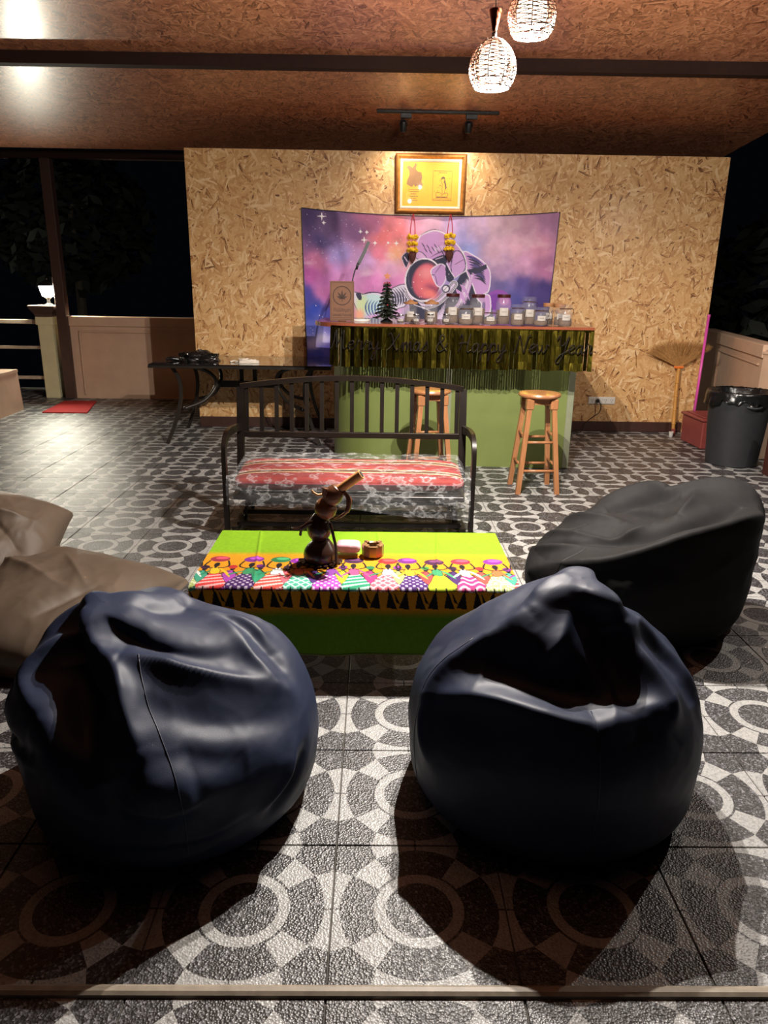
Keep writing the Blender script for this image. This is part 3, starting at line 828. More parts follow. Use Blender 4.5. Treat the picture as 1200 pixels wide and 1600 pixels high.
# astronaut, drawn in its own units
a_ = pt; a_.k = 0.5227; a_.ox = 272.7; a_.oy = 27.3
a_.poly([(860,470),(930,470),(985,560),(1005,660),(1060,640),(1112,680),(1115,1000),(560,1000),(430,720),(560,740),(700,690),(800,580)], D_)
a_.poly([(640,840),(700,760),(740,700),(700,900),(660,1000),(560,1000)], WL)
for i in range(9): a_.line([(600+18*i, 880-10*i), (650+14*i, 800-14*i), (690+8*i, 750-8*i)], D_, 6, taper=True)
# backpack
a_.poly([(868,298),(960,328),(1040,378),(1085,430),(1102,490),(1096,600),(1064,632),(1002,655),(955,555),(900,450)], L_, W, 9)
for i in range(9):
    a_.line([(895+9*i, 330+22*i), (960+8*i, 350+21*i), (1040+4*i, 400+20*i)], D_ if i % 3 else (96, 84, 140), 15+10*(i % 3 == 0), taper=True)
a_.poly([(905,440),(1000,420),(1062,392),(1070,430),(1000,465),(935,482)], D_, sm=False)
# shoulder strokes
for i in range(11):
    a_.line([(760+14*i, 800-6*i), (835+10*i, 720-13*i), (870+9*i, 620-14*i), (860+8*i, 560-9*i)], (W if i % 2 else L_), 10+4*(i % 3), taper=True)
a_.poly([(820,600),(880,640),(900,720),(880,690),(840,650)], L_); a_.poly([(850,560),(905,600),(940,690),(905,640)], L_)
# right shoulder
a_.poly([(1000,668),(1078,640),(1112,672),(1112,800),(1030,812),(1040,720)], L_, W, 9)
a_.disc((1058, 740), 14, (110, 80, 150), 40)
# left sleeve and glove
a_.poly([(-60,640),(40,650),(130,634),(222,640),(290,596),(390,566),(430,640),(400,740),(330,770),(250,830),(150,860),(40,850),(-10,780)], (226, 216, 240), D_, 6)
a_.poly([(10,690),(120,650),(230,690),(260,780),(200,850),(60,850),(20,780)], (196, 224, 230))
a_.disc((30, 740), 50, (210, 226, 180), 80, soft=20); a_.disc((10, 830), 40, (244, 176, 150), 50, soft=20); a_.disc((150, 860), 90, (214, 160, 214), 50, soft=20)
for i in range(7):
    x = 250+22*i; a_.line([(x-8, 612-5*i), (x+34, 660-4*i), (x+44, 720-4*i), (x+30, 772-9*i)], D_, 14, taper=True)
    a_.line([(x+6, 640-5*i), (x+36, 690-4*i), (x+36, 740-6*i)], (90, 86, 120), 5, taper=True)
for i in range(6):
    x = 70+26*i; a_.line([(x+20, 690+4*i), (x-6, 740), (x, 800), (x+30, 840)], (80, 104, 160), 13, taper=True)
a_.line([(20, 660), (80, 640), (150, 636), (215, 650)], D_, 12, taper=True); a_.poly([(-20,650),(15,640),(30,690),(5,700)], D_)
# collar ring
for i, (w_, c_) in enumerate(((64, W), (52, D_), (40, W), (30, D_), (20, WL))):
    a_.line([(420,640),(470,700),(560,735),(650,715),(730,650),(800,560)], c_, w_)
a_.poly([(440,720),(470,690),(530,740),(540,800),(470,790)], D_); a_.line([(430,700),(480,735),(560,760),(620,790)], W, 7)
a_.disc((735, 597), 34, D_); a_.disc((733, 597), 24, W); a_.line([(718, 612), (745, 580)], D_, 4)
# helmet
a_.poly([(470,330),(482,250),(500,188),(545,156),(620,134),(690,148),(760,196),(830,262),(872,330),(892,400),(880,450),(800,500),(700,480),(560,420),(500,380)], L_, W, 10)
a_.line([(500,182),(545,150),(620,124),(700,140)], D_, 5, taper=True)
for i in range(13):
    x = 520+20*i; y = 230+((i*37) % 60); a_.line([(x, y), (x+30, y+40)], D_, 8, taper=True)
for i in range(7): a_.line([(620+14*i, 270-6*i), (650+14*i, 300-4*i)], W, 5, taper=True)
a_.poly([(470,345),(480,300),(530,310),(580,370),(602,425),(560,395),(510,370)], (222, 180, 230), D_, 5)
a_.line([(590,350),(640,320),(700,292),(740,280)], D_, 7, taper=True)
a_.poly([(600,380),(640,345),(710,325),(735,360),(720,410),(680,395),(630,430)], D_)
a_.line([(640,360),(700,340)], WL, 6)
a_.poly([(360,345),(395,308),(425,330),(420,380),(398,430),(372,390)], D_, WL, 5); a_.line([(380,345),(405,380)], WL, 8)
# visor
a_.disc((545, 528), 158, W, 178, 0.12); a_.disc((545, 528), 146, D_, 166, 0.12)
a_.disc((562, 540), 112, (206, 100, 124), 142, 0.12, soft=10); a_.disc((575, 530), 96, (236, 120, 134), 124, 0.12, soft=26)
a_.disc((560, 470), 60, (244, 150, 160), 44, soft=24); a_.disc((620, 610), 60, (160, 80, 110), 40, 0.5, soft=24); a_.disc((600, 640), 60, (240, 130, 130), 36, 0.4, soft=20)
a_.line([(440,400),(420,470),(425,560),(460,630)], (96, 92, 120), 8, taper=True)
# flap and side plate
a_.poly([(604,450),(650,410),(690,396),(724,420),(734,480),(722,540),(690,582),(655,570),(622,510)], L_, W, 8)
a_.line([(612,486),(640,486),(660,560)], D_, 5, sm=False); a_.line([(690,400),(640,470)], D_, 4)
a_.poly([(780,330),(800,292),(840,296),(872,340),(890,400),(878,452),(800,502),(770,430)], (212, 168, 226), D_, 7)
a_.line([(800,400),(870,360)], D_, 4); a_.line([(860,290),(890,360),(900,440),(860,470),(800,510)], W, 7)
a_.poly([(725,400),(760,450),(800,505),(770,540),(735,520)], D_); a_.line([(735,390),(765,450),(800,500)], W, 7)
# stars and sparkle dust
a_.k = 1.0; a_.ox = 0; a_.oy = 0
for sx, sy, r in ((116,46,22),(124,72,10),(281,106,10),(308,108,10),(297,140,18),(344,152,11),(436,152,12),(400,150,8)):
    for qx, qy in ((1, 0), (0, 1)):
        al = np.clip(1-np.abs((cxp-sx)*qx+(cyp-sy)*qy)/r, 0, 1); wd = np.abs((cxp-sx)*qy+(cyp-sy)*qx)
        a_.over((al*4.2-wd)+0.2, (255, 250, 255))
    a_.disc((sx, sy), 3.2, (255, 255, 255))
gs = random.Random(5)
for q in range(80): a_.disc((gs.uniform(50, 470), gs.uniform(30, 230)), gs.uniform(0.8, 1.8), (255, 240, 250))
for q in range(26): a_.disc((gs.uniform(480, 720), gs.uniform(200, 380)) if q % 2 else (gs.uniform(60, 160), gs.uniform(380, 640)), gs.uniform(1.0, 2.2), (255, 240, 250))
for q in range(40): a_.disc((gs.uniform(300, 440), gs.uniform(440, 500)), gs.uniform(1.2, 2.6), (250, 225, 245))
M['tapestry'] = vcol_mat('printed_tapestry', 0.75)
t = thing('space_tapestry', 'pink and purple space tapestry with astronaut hung on strand board wall', 'tapestry', (0, 0, 0))
grid_obj('cloth', TP, pt.c, M['tapestry'], t)
mb = MB()
for row, colm in ((slice(0, 1), slice(None, None, 8)), (slice(None, None, 8), slice(0, 1)), (slice(None, None, 8), slice(-1, None))):
    path = [Vector(p)+Vector((0, -0.001, 0)) for p in TP[row, colm].reshape(-1, 3)]
    mb.sweep(path, 0.004, n=5)
mb.build('hem', M['seam_blue'], t)
mb = MB()
for px, pz in ((-0.600, 2.005), (1.738, 2.005)): mb.ball((px, 6.018, pz), 0.009)
mb.build('pins', M['chrome'], t)

# ================================================================ bar
BR = -0.06
bar_t = thing('bar_counter', 'green curved bar with red-brown top before the tapestry', 'bar', (0.62, 4.56, 0), BR)
def bar_outline(off=0.0, n=10):
    """plan of the bar body: straight front, quarter-round left end"""
    x0, x1, y0, y1, R = -0.90-off, 0.985+off, -0.04-off, 0.62, 0.42+off
    arc = [(x0+R-R*math.cos(a), y0+R-R*math.sin(a)) for a in [PI/2*i/n for i in range(n+1)]]
    return arc, (x1, y0), (x1, y1), (x0, y1)
arc, FR, BRc, BL = bar_outline()
H = 1.064
def wall_strip(path, z0, z1, th, name, mat, parent):
    mb = MB(); n = len(path); P = [Vector((x, y, 0)) for x, y in path]
    N_ = []
    for i in range(n):
        d = P[min(n-1, i+1)]-P[max(0, i-1)]; N_.append(Vector((-d.y, d.x, 0)).normalized()*th)
    vs = []
    for i in range(n): vs += [P[i]+Vector((0, 0, z0)), P[i]+Vector((0, 0, z1)), P[i]+N_[i]+Vector((0, 0, z1)), P[i]+N_[i]+Vector((0, 0, z0))]
    fs = [(i*4+j, i*4+4+j, i*4+4+(j+1) % 4, i*4+(j+1) % 4) for i in range(n-1) for j in range(4)] + [(0, 1, 2, 3), tuple((n-1)*4+j for j in (3, 2, 1, 0))]
    return mb.add(vs, fs).build(name, mat, parent, True, 0.6)
xs = 0.03      # joint of the two front panels (grey strip)
wall_strip([(BL[0], BL[1])]+arc, 0.0, H, 0.018, 'curved_panel', M['bar_green'], bar_t)
wall_strip([arc[-1], (xs-0.02, arc[-1][1])], 0.0, H, 0.018, 'front_panel', M['bar_green'], bar_t)
wall_strip([(xs+0.02, arc[-1][1]), (FR[0]-0.05, FR[1])], 0.0, H, 0.018, 'front_panel', M['bar_green'], bar_t)
MB().box((xs, arc[-1][1]+0.004, H/2), (0.042, 0.016, H)).build('joint_strip', M['bar_trim'], bar_t)
MB().box((FR[0]-0.025, FR[1]+0.02, H/2), (0.052, 0.045, H), bev=0.006).build('corner_trim', M['bar_trim'], bar_t)
MB().box((FR[0]-0.009, (FR[1]+BRc[1])/2+0.03, H/2), (0.018, BRc[1]-FR[1]-0.06, H)).build('end_panel', M['bar_green'], bar_t)
MB().box((0.04, 0.59, H/2), (1.82, 0.018, H)).build('back_panel', M['bar_green'], bar_t)
# counter top with rounded left end and overhang
n = 14; x0, x1, y0, y1, R = -1.00, 1.03, -0.315, 0.60, 0.40
pl_ = [(x0+R-R*math.cos(a), y0+R*0.9-R*0.9*math.sin(a)) for a in [PI/2*i/n for i in range(n+1)]] + [(x1, y0), (x1, y1)] + [(x0+0.05, y1), (x0, y1-0.12)]
mb = MB(); m_ = len(pl_)
mb.add([(x, y, z) for z in (1.064, 1.092) for x, y in pl_], [tuple(reversed(range(m_))), tuple(range(m_, 2*m_))]+[(i, (i+1) % m_, m_+(i+1) % m_, m_+i) for i in range(m_)])
mb.build('countertop', M['counter'], bar_t)
mb = MB(); mb.sweep([(x, y, 1.078) for x, y in pl_[:n+2]], 0.004, 0.030)
mb.build('edge_band', M['counter'], bar_t)

Rb = Matrix.Translation((0.62, 4.56, 0)) @ Matrix.Rotation(BR, 4, 'Z')
def onbar(x, y, z=1.0925): return Rb @ Vector((x, y, z))
CT = 1.0925

# ================================================================ foil fringe banner with script lettering
t = thing('foil_banner', 'gold foil fringe with dark script greeting hung along the counter edge', 'banner', Rb.translation, BR)
path = [(x, y) for x, y in pl_[8:n+1]] + [(x1-0.002, y0)]
P = [Vector((x, y-0.006, 0)) for x, y in path]
cum = [0]
for a, b in zip(P, P[1:]): cum.append(cum[-1]+(b-a).length)
def along(s):
    s = max(0, min(cum[-1], s))
    for i in range(len(P)-1):
        if s <= cum[i+1]+1e-9:
            f = (s-cum[i])/(cum[i+1]-cum[i]); d = (P[i+1]-P[i]).normalized()
            return P[i]+(P[i+1]-P[i])*f, d
g = random.Random(21)
ns = 58; wdt = cum[-1]/ns
MB().sweep([along(cum[-1]*i/40)[0]+Vector((0, 0, 1.066)) for i in range(41)], 0.003, 0.018).build('header_tape', M['foil'], t)
for i in range(ns):
    p, d = along(wdt*(i+0.5)); nrm = Vector((d.y, -d.x, 0))
    tw = g.uniform(-0.65, 0.65); z1 = 1.066; z0 = 0.790+g.uniform(-0.006, 0.006)
    mb = MB(); vs = []; K = 5
    ph = g.uniform(0, 6)
    for q in range(K+1):
        f = q/K; a = tw*(0.7+0.3*f)+0.05*math.sin(ph+f*5); e = d*math.cos(a)+nrm*math.sin(a)
        c = p+nrm*(0.004+0.006*f*g.random()+0.010*f)+Vector((0, 0, z1+(z0-z1)*f))
        vs += [c-e*wdt*0.50, c+e*wdt*0.50]
    nv = [v+nrm*0.0006 for v in vs]
    fs = [(2*q, 2*q+1, 2*q+3, 2*q+2) for q in range(K)]
    mb.add(vs, fs); mb.build('foil_strip', M['foil'], t)
# script strokes, x-height 1
GL = {
'M': ([[(0,.1),(.12,.0),(.3,.7),(.42,1.9),(.5,2.1),(.58,1.2),(.62,.2),(.8,1.0),(1.05,2.0),(1.15,2.0),(1.12,1.0),(1.2,.1),(1.45,.2)]], 1.5),
'e': ([[(0,.3),(.25,.5),(.48,.8),(.36,1.02),(.16,.8),(.12,.35),(.3,.02),(.6,.25)]], .58),
'r': ([[(0,.2),(.16,.7),(.2,1.1),(.34,.95),(.5,.9),(.46,.4),(.5,.05),(.68,.25)]], .62),
'y': ([[(0,.6),(.06,.95),(.1,.4),(.25,.1),(.44,.4),(.55,1.0),(.5,.2),(.38,-.8),(.2,-1.1),(.1,-.8),(.4,-.1),(.75,.3)]], .72),
'X': ([[(.05,1.7),(.2,1.95),(.36,1.6),(.6,.5),(.85,.05),(1.0,.3)],[(.95,1.95),(.7,1.4),(.35,.5),(.05,.0)]], 1.15),
'm': ([[(0,.3),(.12,.95),(.16,.5),(.17,.0),(.3,.8),(.42,1.0),(.46,.5),(.46,.0),(.6,.8),(.72,1.0),(.76,.4),(.82,.02),(1.0,.25)]], .95),
'a': ([[(.5,.85),(.3,1.0),(.1,.7),(.08,.25),(.25,.0),(.45,.4),(.52,1.0),(.5,.3),(.58,.0),(.78,.25)]], .72),
's': ([[(0,.2),(.25,.7),(.32,1.1),(.42,.7),(.46,.25),(.3,.0),(.08,.12)]], .55),
'&': ([[(.9,.1),(.55,.6),(.25,1.3),(.35,1.85),(.55,1.8),(.55,1.4),(.2,.9),(.08,.4),(.3,.0),(.65,.25),(.9,.9)]], 1.15),
'H': ([[(.1,1.5),(.25,1.95),(.35,1.5),(.28,.6),(.12,.0)],[(.95,2.0),(.85,1.2),(.8,.3),(.9,.0),(1.15,.25)],[(.1,.9),(.5,1.05),(.9,1.0)]], 1.15),
'p': ([[(0,.4),(.14,1.0),(.12,.2),(.04,-1.0)],[(.12,.6),(.3,1.0),(.5,.75),(.44,.2),(.2,.05),(.45,.1),(.7,.3)]], .66),
'N': ([[(0,.1),(.15,.05),(.25,1.0),(.35,1.95),(.5,1.4),(.75,.3),(.88,.1),(.95,1.1),(1.1,1.95),(1.25,1.9)]], 1.2),
'w': ([[(0,.8),(.08,.95),(.12,.3),(.25,.05),(.42,.5),(.45,.95),(.48,.3),(.62,.05),(.8,.5),(.82,.95),(1.0,.8)]], .95),
'Y': ([[(.05,1.5),(.2,1.95),(.3,1.5),(.35,1.0),(.55,.9),(.8,1.4),(.95,1.95),(.85,1.0),(.65,-.4),(.4,-1.1),(.2,-.9),(.45,-.2),(1.0,.3)]], 1.0),
}
txt = 'Merry Xmas & Happy New Year'
total = sum(0.55 if c == ' ' else GL[c][1] for c in txt)
k_ = (cum[-1]*0.985)/total; s0 = cum[-1]*0.008; vh = 0.062
for c in txt:
    if c == ' ': s0 += 0.55*k_; continue
    mb = MB()
    for st in GL[c][0]:
        q = crom([(a, b, 0) for a, b in st], 5); path2 = []
        for v in q:
            p, d = along(s0+(v.x+0.16*v.y*0.4)*k_); nrm = Vector((d.y, -d.x, 0)); path2.append(p+nrm*0.034+Vector((0, 0, 0.912+v.y*vh)))
        mb.sweep(path2, 0.0042, n=5)
    mb.build('letter', M['letters'], t)
    s0 += GL[c][1]*k_

# ================================================================ things on the counter
def text_mesh(body, size):
    cu = bpy.data.curves.new('t', 'FONT'); cu.body = body; cu.size = size; cu.align_x = 'CENTER'; cu.extrude = 0.0006
    o = bpy.data.objects.new('t', cu); col.objects.link(o)
    bpy.context.view_layer.update()
    dg = bpy.context.evaluated_depsgraph_get()
    me = bpy.data.meshes.new_from_object(o.evaluated_get(dg))
    bpy.data.objects.remove(o); bpy.data.curves.remove(cu)
    return me
def put_text(name, body, width, loc, mat, parent, maxh=None):
    me = text_mesh(body, 0.1)
    xs = [v.co.x for v in me.vertices]
    if not xs: return None
    k = width/(max(xs)-min(xs)); mid = (max(xs)+min(xs))/2; ys = [v.co.y for v in me.vertices]
    ky = k if not maxh else maxh/(max(ys)-min(ys))
    for v in me.vertices: v.co = Vector(((v.co.x-mid)*k+loc[0], loc[1]-v.co.z, (v.co.y-min(ys))*ky+loc[2]))
    me.materials.clear(); me.materials.append(mat)
    return link(name, me, parent)

p = onbar(-0.795, 0.0)
sg = thing('leaf_sign', 'brown board sign with leaf emblem at the left end of the counter', 'sign', p, 0.04)
sg.rotation_euler = (-0.07, 0, 0.04)
MB().box((0, 0, 0.146), (0.182, 0.008, 0.288), bev=0.0015).build('board', M['cardboard'], sg)
def sgp(poly, d=0.0012, y=-0.0042): return MB().prism(poly, d, Matrix.Translation((0, y, 0)))
mb = MB()
for R_, c_ in ((0.070, (0, 0.185)),):
    o_ = circle(R_, 40, c_); i_ = circle(R_-0.0065, 40, c_)
    vs = [(x, y, z) for y in (-0.0042, -0.0056) for ring in (o_, i_) for x, z in ring]
    fs = []
    for i in range(40):
        j = (i+1) % 40
        fs += [(80+i, 80+j, 120+j, 120+i), (i, 40+i, 40+j, j), (i, j, 80+j, 80+i), (40+i, 120+i, 120+j, 40+j)]
    mb.add(vs, fs)
mb.build('ring', M['burnt'], sg)
for a, L in ((0, .060), (0.62, .056), (-0.62, .056), (1.2, .045), (-1.2, .045), (1.75, .026), (-1.75, .026)):
    poly = []
    K = 7
    for s_ in (1, -1):
        rng_ = range(K+1) if s_ == 1 else range(K-1, 0, -1)
        for i in rng_:
            f = i/K; wv = L*0.15*math.sin(PI*f**0.8)*(1.0 if i % 2 else 0.78)
            x, z = s_*wv, f*L
            poly.append((x*math.cos(a)+z*math.sin(a), 0.165-x*math.sin(a)+z*math.cos(a)))
    sgp(poly).build('leaflet', M['burnt'], sg)
sgp([(-.0022, .165), (.0022, .165), (.003, .142), (-.001, .142)]).build('leaf_stalk', M['burnt'], sg)
put_text('lettering', 'ที่นี่มีกัญชา', 0.125, (0, -0.0046, 0.064), M['burnt'], sg, 0.034)
put_text('lettering', 'CANNABIS THAILAND', 0.150, (0, -0.0046, 0.036), M['burnt'], sg, 0.017)
MB().box((0, -0.0046, 0.024), (0.150, 0.0012, 0.002)).build('rule', M['burnt'], sg)
mb = MB()
for z in (0.012, 0.28): mb.box((0, -0.0046, z), (0.165, 0.0012, 0.0022))
for x in (-0.083, 0.083): mb.box((x, -0.0046, 0.146), (0.0022, 0.0012, 0.27))
mb.build('border', M['burnt'], sg)
MB().box((0, 0.03, 0.075), (0.06, 0.004, 0.155), rot=(0.38, 0, 0)).build('easel_back', M['cardboard'], sg)

# desk lamp behind the sign
p = onbar(-0.665, 0.13)
t = thing('desk_lamp', 'slim dark desk lamp leaning up behind the leaf sign', 'desk lamp', p)
MB().lathe([(0.072, 0), (0.075, 0.004), (0.073, 0.010), (0.01, 0.014)], 28).build('base', M['white_plastic'], t, True, 0.6)
MB().sweep(crom([(-0.055, 0, 0.012), (-0.075, 0, 0.10), (-0.072, 0, 0.24), (-0.05, 0, 0.35), (-0.028, 0, 0.40)], 6), 0.0045, n=8).build('gooseneck', M['black_plastic'], t, True)
MB().sweep([(-0.034, 0, 0.375), (-0.026, 0, 0.405), (-0.018, 0, 0.42)], 0.009, n=8).build('joint', M['black_plastic'], t, True)
mb = MB().sweep([(-0.02, 0, 0.412), (0.03, 0, 0.51), (0.058, 0, 0.575)], 0.024, 0.010, up=(0, 1, 0))
mb.build('lamp_head', M['black_plastic'], t)
mb = MB().sweep([(-0.012, -0.008, 0.43), (0.03, -0.008, 0.512), (0.052, -0.008, 0.56)], 0.014, 0.006, up=(0, 1, 0))
mb.build('light_strip', M['bin_plastic'], t)

# small dark tinsel tree
p = onbar(-0.455, -0.06)
t = thing('tabletop_tree', 'small dark tinsel christmas tree with bronze star on the counter', 'christmas tree', p)
MB().lathe([(0.045, 0.0), (0.047, 0.005), (0.03, 0.018), (0.012, 0.03), (0.008, 0.045)], 14).build('stand', M['black_plastic'], t, True, 0.7)
MB().sweep([(0, 0, 0.03), (0, 0, 0.29)], 0.006, n=6).build('trunk', M['bark'], t)
g = random.Random(11)
for tier in range(9):
    f = tier/8; z = 0.05+0.215*f; R = 0.068*(1-f)+0.016; mb = MB()
    for b in range(18):
        a = 2*PI*(b+g.random()*0.6)/18; L = R*g.uniform(0.78, 1.15)
        tip = Vector((L*math.cos(a), L*math.sin(a), z-0.014*(1-f)+g.uniform(-.006, .006))); root = Vector((0, 0, z+0.012))
        d = (tip-root)
        for q in range(6):
            c = root+d*(0.3+0.7*q/5)
            for s_ in (-1, 1):
                e = Vector((-d.y, d.x, 0)).normalized()*s_*0.020+d.normalized()*0.014+Vector((0, 0, g.uniform(-.004, .008)))
                w_ = Vector((0, 0, 0.006)); mb.add([c-w_, c+e, c+w_], [(0, 1, 2)])
        mb.sweep([root, tip], 0.0018, n=3)
    mb.build('branch_tier', M['tree_tinsel'], t)
mb = MB()
poly = [((0.030 if i % 2 == 0 else 0.013)*math.sin(PI*i/5), 0.328+(0.030 if i % 2 == 0 else 0.013)*math.cos(PI*i/5)) for i in range(10)]
mb.prism(poly, 0.008); mb.build('star', M['star_gold'], t)
mb = MB()
for s_ in (-1, 1): mb.sweep(crom([(0, -0.012, 0.275), (s_*0.016, -0.014, 0.285), (s_*0.022, -0.014, 0.275), (s_*0.012, -0.012, 0.268), (0, -0.012, 0.272), (s_*0.01, -0.012, 0.252)], 4), 0.003, n=5)
mb.build('bow', M['bow_red'], t)
for i in range(7):
    a = i*2.4; z = 0.07+0.028*i; R = 0.062*(1-i/8)
    MB().ball((R*math.cos(a), R*math.sin(a)-0.01, z), 0.006, 8, 6).build('bauble', M['star_gold'] if i % 2 else M['bow_red'], t, True)

# jars, from left to right
def jar(kind, x, y, w, h, fill, label, lab=True, group='glass jars of dried herb on the counter'):
    p = onbar(x, y); t = thing('glass_jar', label, 'jar', p, BR, group)
    r = w/2
    if kind == 'round': prof = [(r*0.62, 0), (r*0.8, 0.004), (r, h*0.34), (r*0.9, h*0.66), (r*0.68, h*0.84), (r*0.68, h*0.88)]; lid = (r*0.74, h*0.86, h, M['chrome'])
    elif kind == 'square': prof = [(r*0.9, 0), (r*0.97, 0.005), (r, h*0.1), (r, h*0.72), (r*0.93, h*0.86), (r*0.90, h*0.90)]; lid = (r*1.06, h*0.90, h, M['cork'])
    elif kind == 'tall': prof = [(r*0.86, 0), (r*0.94, 0.006), (r*0.94, h*0.15), (r, h*0.5), (r*0.98, h*0.72), (r*0.82, h*0.86), (r*0.78, h*0.90)]; lid = (r*0.84, h*0.89, h, M['lid_dark'])
    elif kind == 'clamp': prof = [(r*0.82, 0), (r*0.96, 0.006), (r, h*0.14), (r, h*0.66), (r*0.86, h*0.76), (r*0.84, h*0.80)]; lid = (r*0.92, h*0.84, h, M['glass'])
    else: prof = [(r*0.92, 0), (r, 0.004), (r, h*0.78), (r*0.96, h*0.82), (r*0.96, h*0.84)]; lid = (r*1.02, h*0.84, h, M['cork'])
    th = 0.003
    inner = [(max(0.002, a-th), z+(th if i == 0 else 0)) for i, (a, z) in enumerate(prof)]
    full = prof+inner[::-1]
    o = MB().lathe(full, 20).build('glass_body', M['glass'], t, True, 0.9)
    zf = h*fill
    pf = [(max(0.002, a-th*1.5), max(z, 0.0065)) for a, z in prof if z < zf]
    pf.append((pf[-1][0]*0.97, zf)); pf.append((pf[-1][0]*0.5, zf+0.004))
    MB().lathe([(0.002, 0.0062)]+pf, 14).build('contents', M['herb'], t, True)
    lr, z0, z1, lm = lid
    MB().lathe([(lr*0.98, z0), (lr, z0+0.002), (lr, z1-0.002), (lr*0.96, z1), (0.002, z1)], 20).build('lid', lm, t, True, 0.6)
    if kind == 'clamp':
        MB().sweep([(lr*1.03*math.cos(2*PI*i/24), lr*1.03*math.sin(2*PI*i/24), z0-0.004) for i in range(24)], 0.0022, n=5, closed=True).build('wire_ring', M['chrome'], t)
        MB().sweep(crom([(lr*1.05, -0.006, z0-0.004), (lr*1.2, -0.006, z0-0.02), (lr*1.1, -0.006, z0-0.045)], 4), 0.0018, n=5).build('wire_clasp', M['chrome'], t)
    if kind == 'square':
        MB().lathe([(lr*0.6, z1), (lr*0.3, z1+0.012), (0.002, z1+0.018)], 12).build('lid_knob', M['cork'], t)
    if lab:
        lw = 0.55; rr = r*1.012; z0, z1 = h*0.30, h*0.56; mb = MB(); K = 6; vs = []
        for i in range(K+1):
            a = -PI/2+lw*(2*i/K-1); vs += [(rr*math.cos(a), rr*math.sin(a), z0), (rr*math.cos(a), rr*math.sin(a), z1)]
        vs += [(x_*0.985, y_*0.985, z_) for x_, y_, z_ in vs]
        q = 2*(K+1)
        fs = [(2*i, 2*i+2, 2*i+3, 2*i+1) for i in range(K)]+[(q+2*i, q+2*i+1, q+2*i+3, q+2*i+2) for i in range(K)]
        lo_ = mb.add(vs, fs).build('paper_label', M['label_paper'], t)
        mb = MB(); rr *= 1.004
        pts = [(rr*math.cos(-PI/2+lw*(i/8-0.5)), rr*math.sin(-PI/2+lw*(i/8-0.5)), (z0+z1)/2+0.004*math.sin(i*2.1)) for i in range(9)]
        mb.sweep(pts, 0.0012, n=4); mb.build('scribble', M['label_ink'], lo_)
JARS = [
 ('round', -0.345, -0.245, .064, .066, .35, 'small round jar nearest the tinsel tree on the counter'),
 ('square', -0.276, -0.095, .098, .150, .42, 'wood-lidded square jar behind the two small round jars by the tree'),
 ('round', -0.233, -0.245, .062, .070, .30, 'second small round jar from the tinsel tree'),
 ('square', -0.125, -0.095, .102, .152, .55, 'second wood-lidded square jar from the tinsel tree'),
 ('round', -0.132, -0.245, .068, .074, .42, 'third small round jar, before the second wood-lidded jar'),
 ('round', -0.017, -0.245, .068, .076, .45, 'fourth small round jar, before the leftmost dark-lidded tall jar'),
 ('tall', 0.030, -0.105, .116, .215, .50, 'leftmost of the three tall jars with dark red lids'),
 ('clamp', 0.122, -0.235, .114, .138, .35, 'clip-top jar between the first two dark-lidded tall jars'),
 ('tall', 0.214, -0.105, .118, .212, .52, 'middle of the three tall jars with dark red lids'),
 ('clamp', 0.297, -0.235, .106, .108, .40, 'short wide clip-top jar between second and third dark-lidded tall jars'),
 ('tall', 0.402, -0.105, .116, .214, .48, 'rightmost of the three tall jars with dark red lids'),
 ('clamp', 0.491, -0.235, .104, .150, .55, 'clip-top jar just right of the third dark-lidded tall jar'),
 ('clamp', 0.590, -0.085, .112, .200, .50, 'tall clear-lidded jar, the tallest of the right-hand group'),
 ('clamp', 0.657, -0.235, .106, .132, .30, 'clip-top jar before the slim wood-lidded jar'),
 ('slim', 0.733, -0.085, .078, .158, .45, 'slim jar with a flat wooden lid on the right of the counter'),
 ('slim', 0.806, -0.135, .080, .155, .40, 'slim wood-lidded jar next to the rightmost jar'),
 ('clamp', 0.830, -0.235, .104, .152, .38, 'rightmost jar on the counter, a clear clip-top one'),
]
for kd, xl, yl, w_, h_, fl, lb in JARS:      # x along the counter, y from its middle line
    jar(kd, xl, yl, w_, h_, fl, lb)

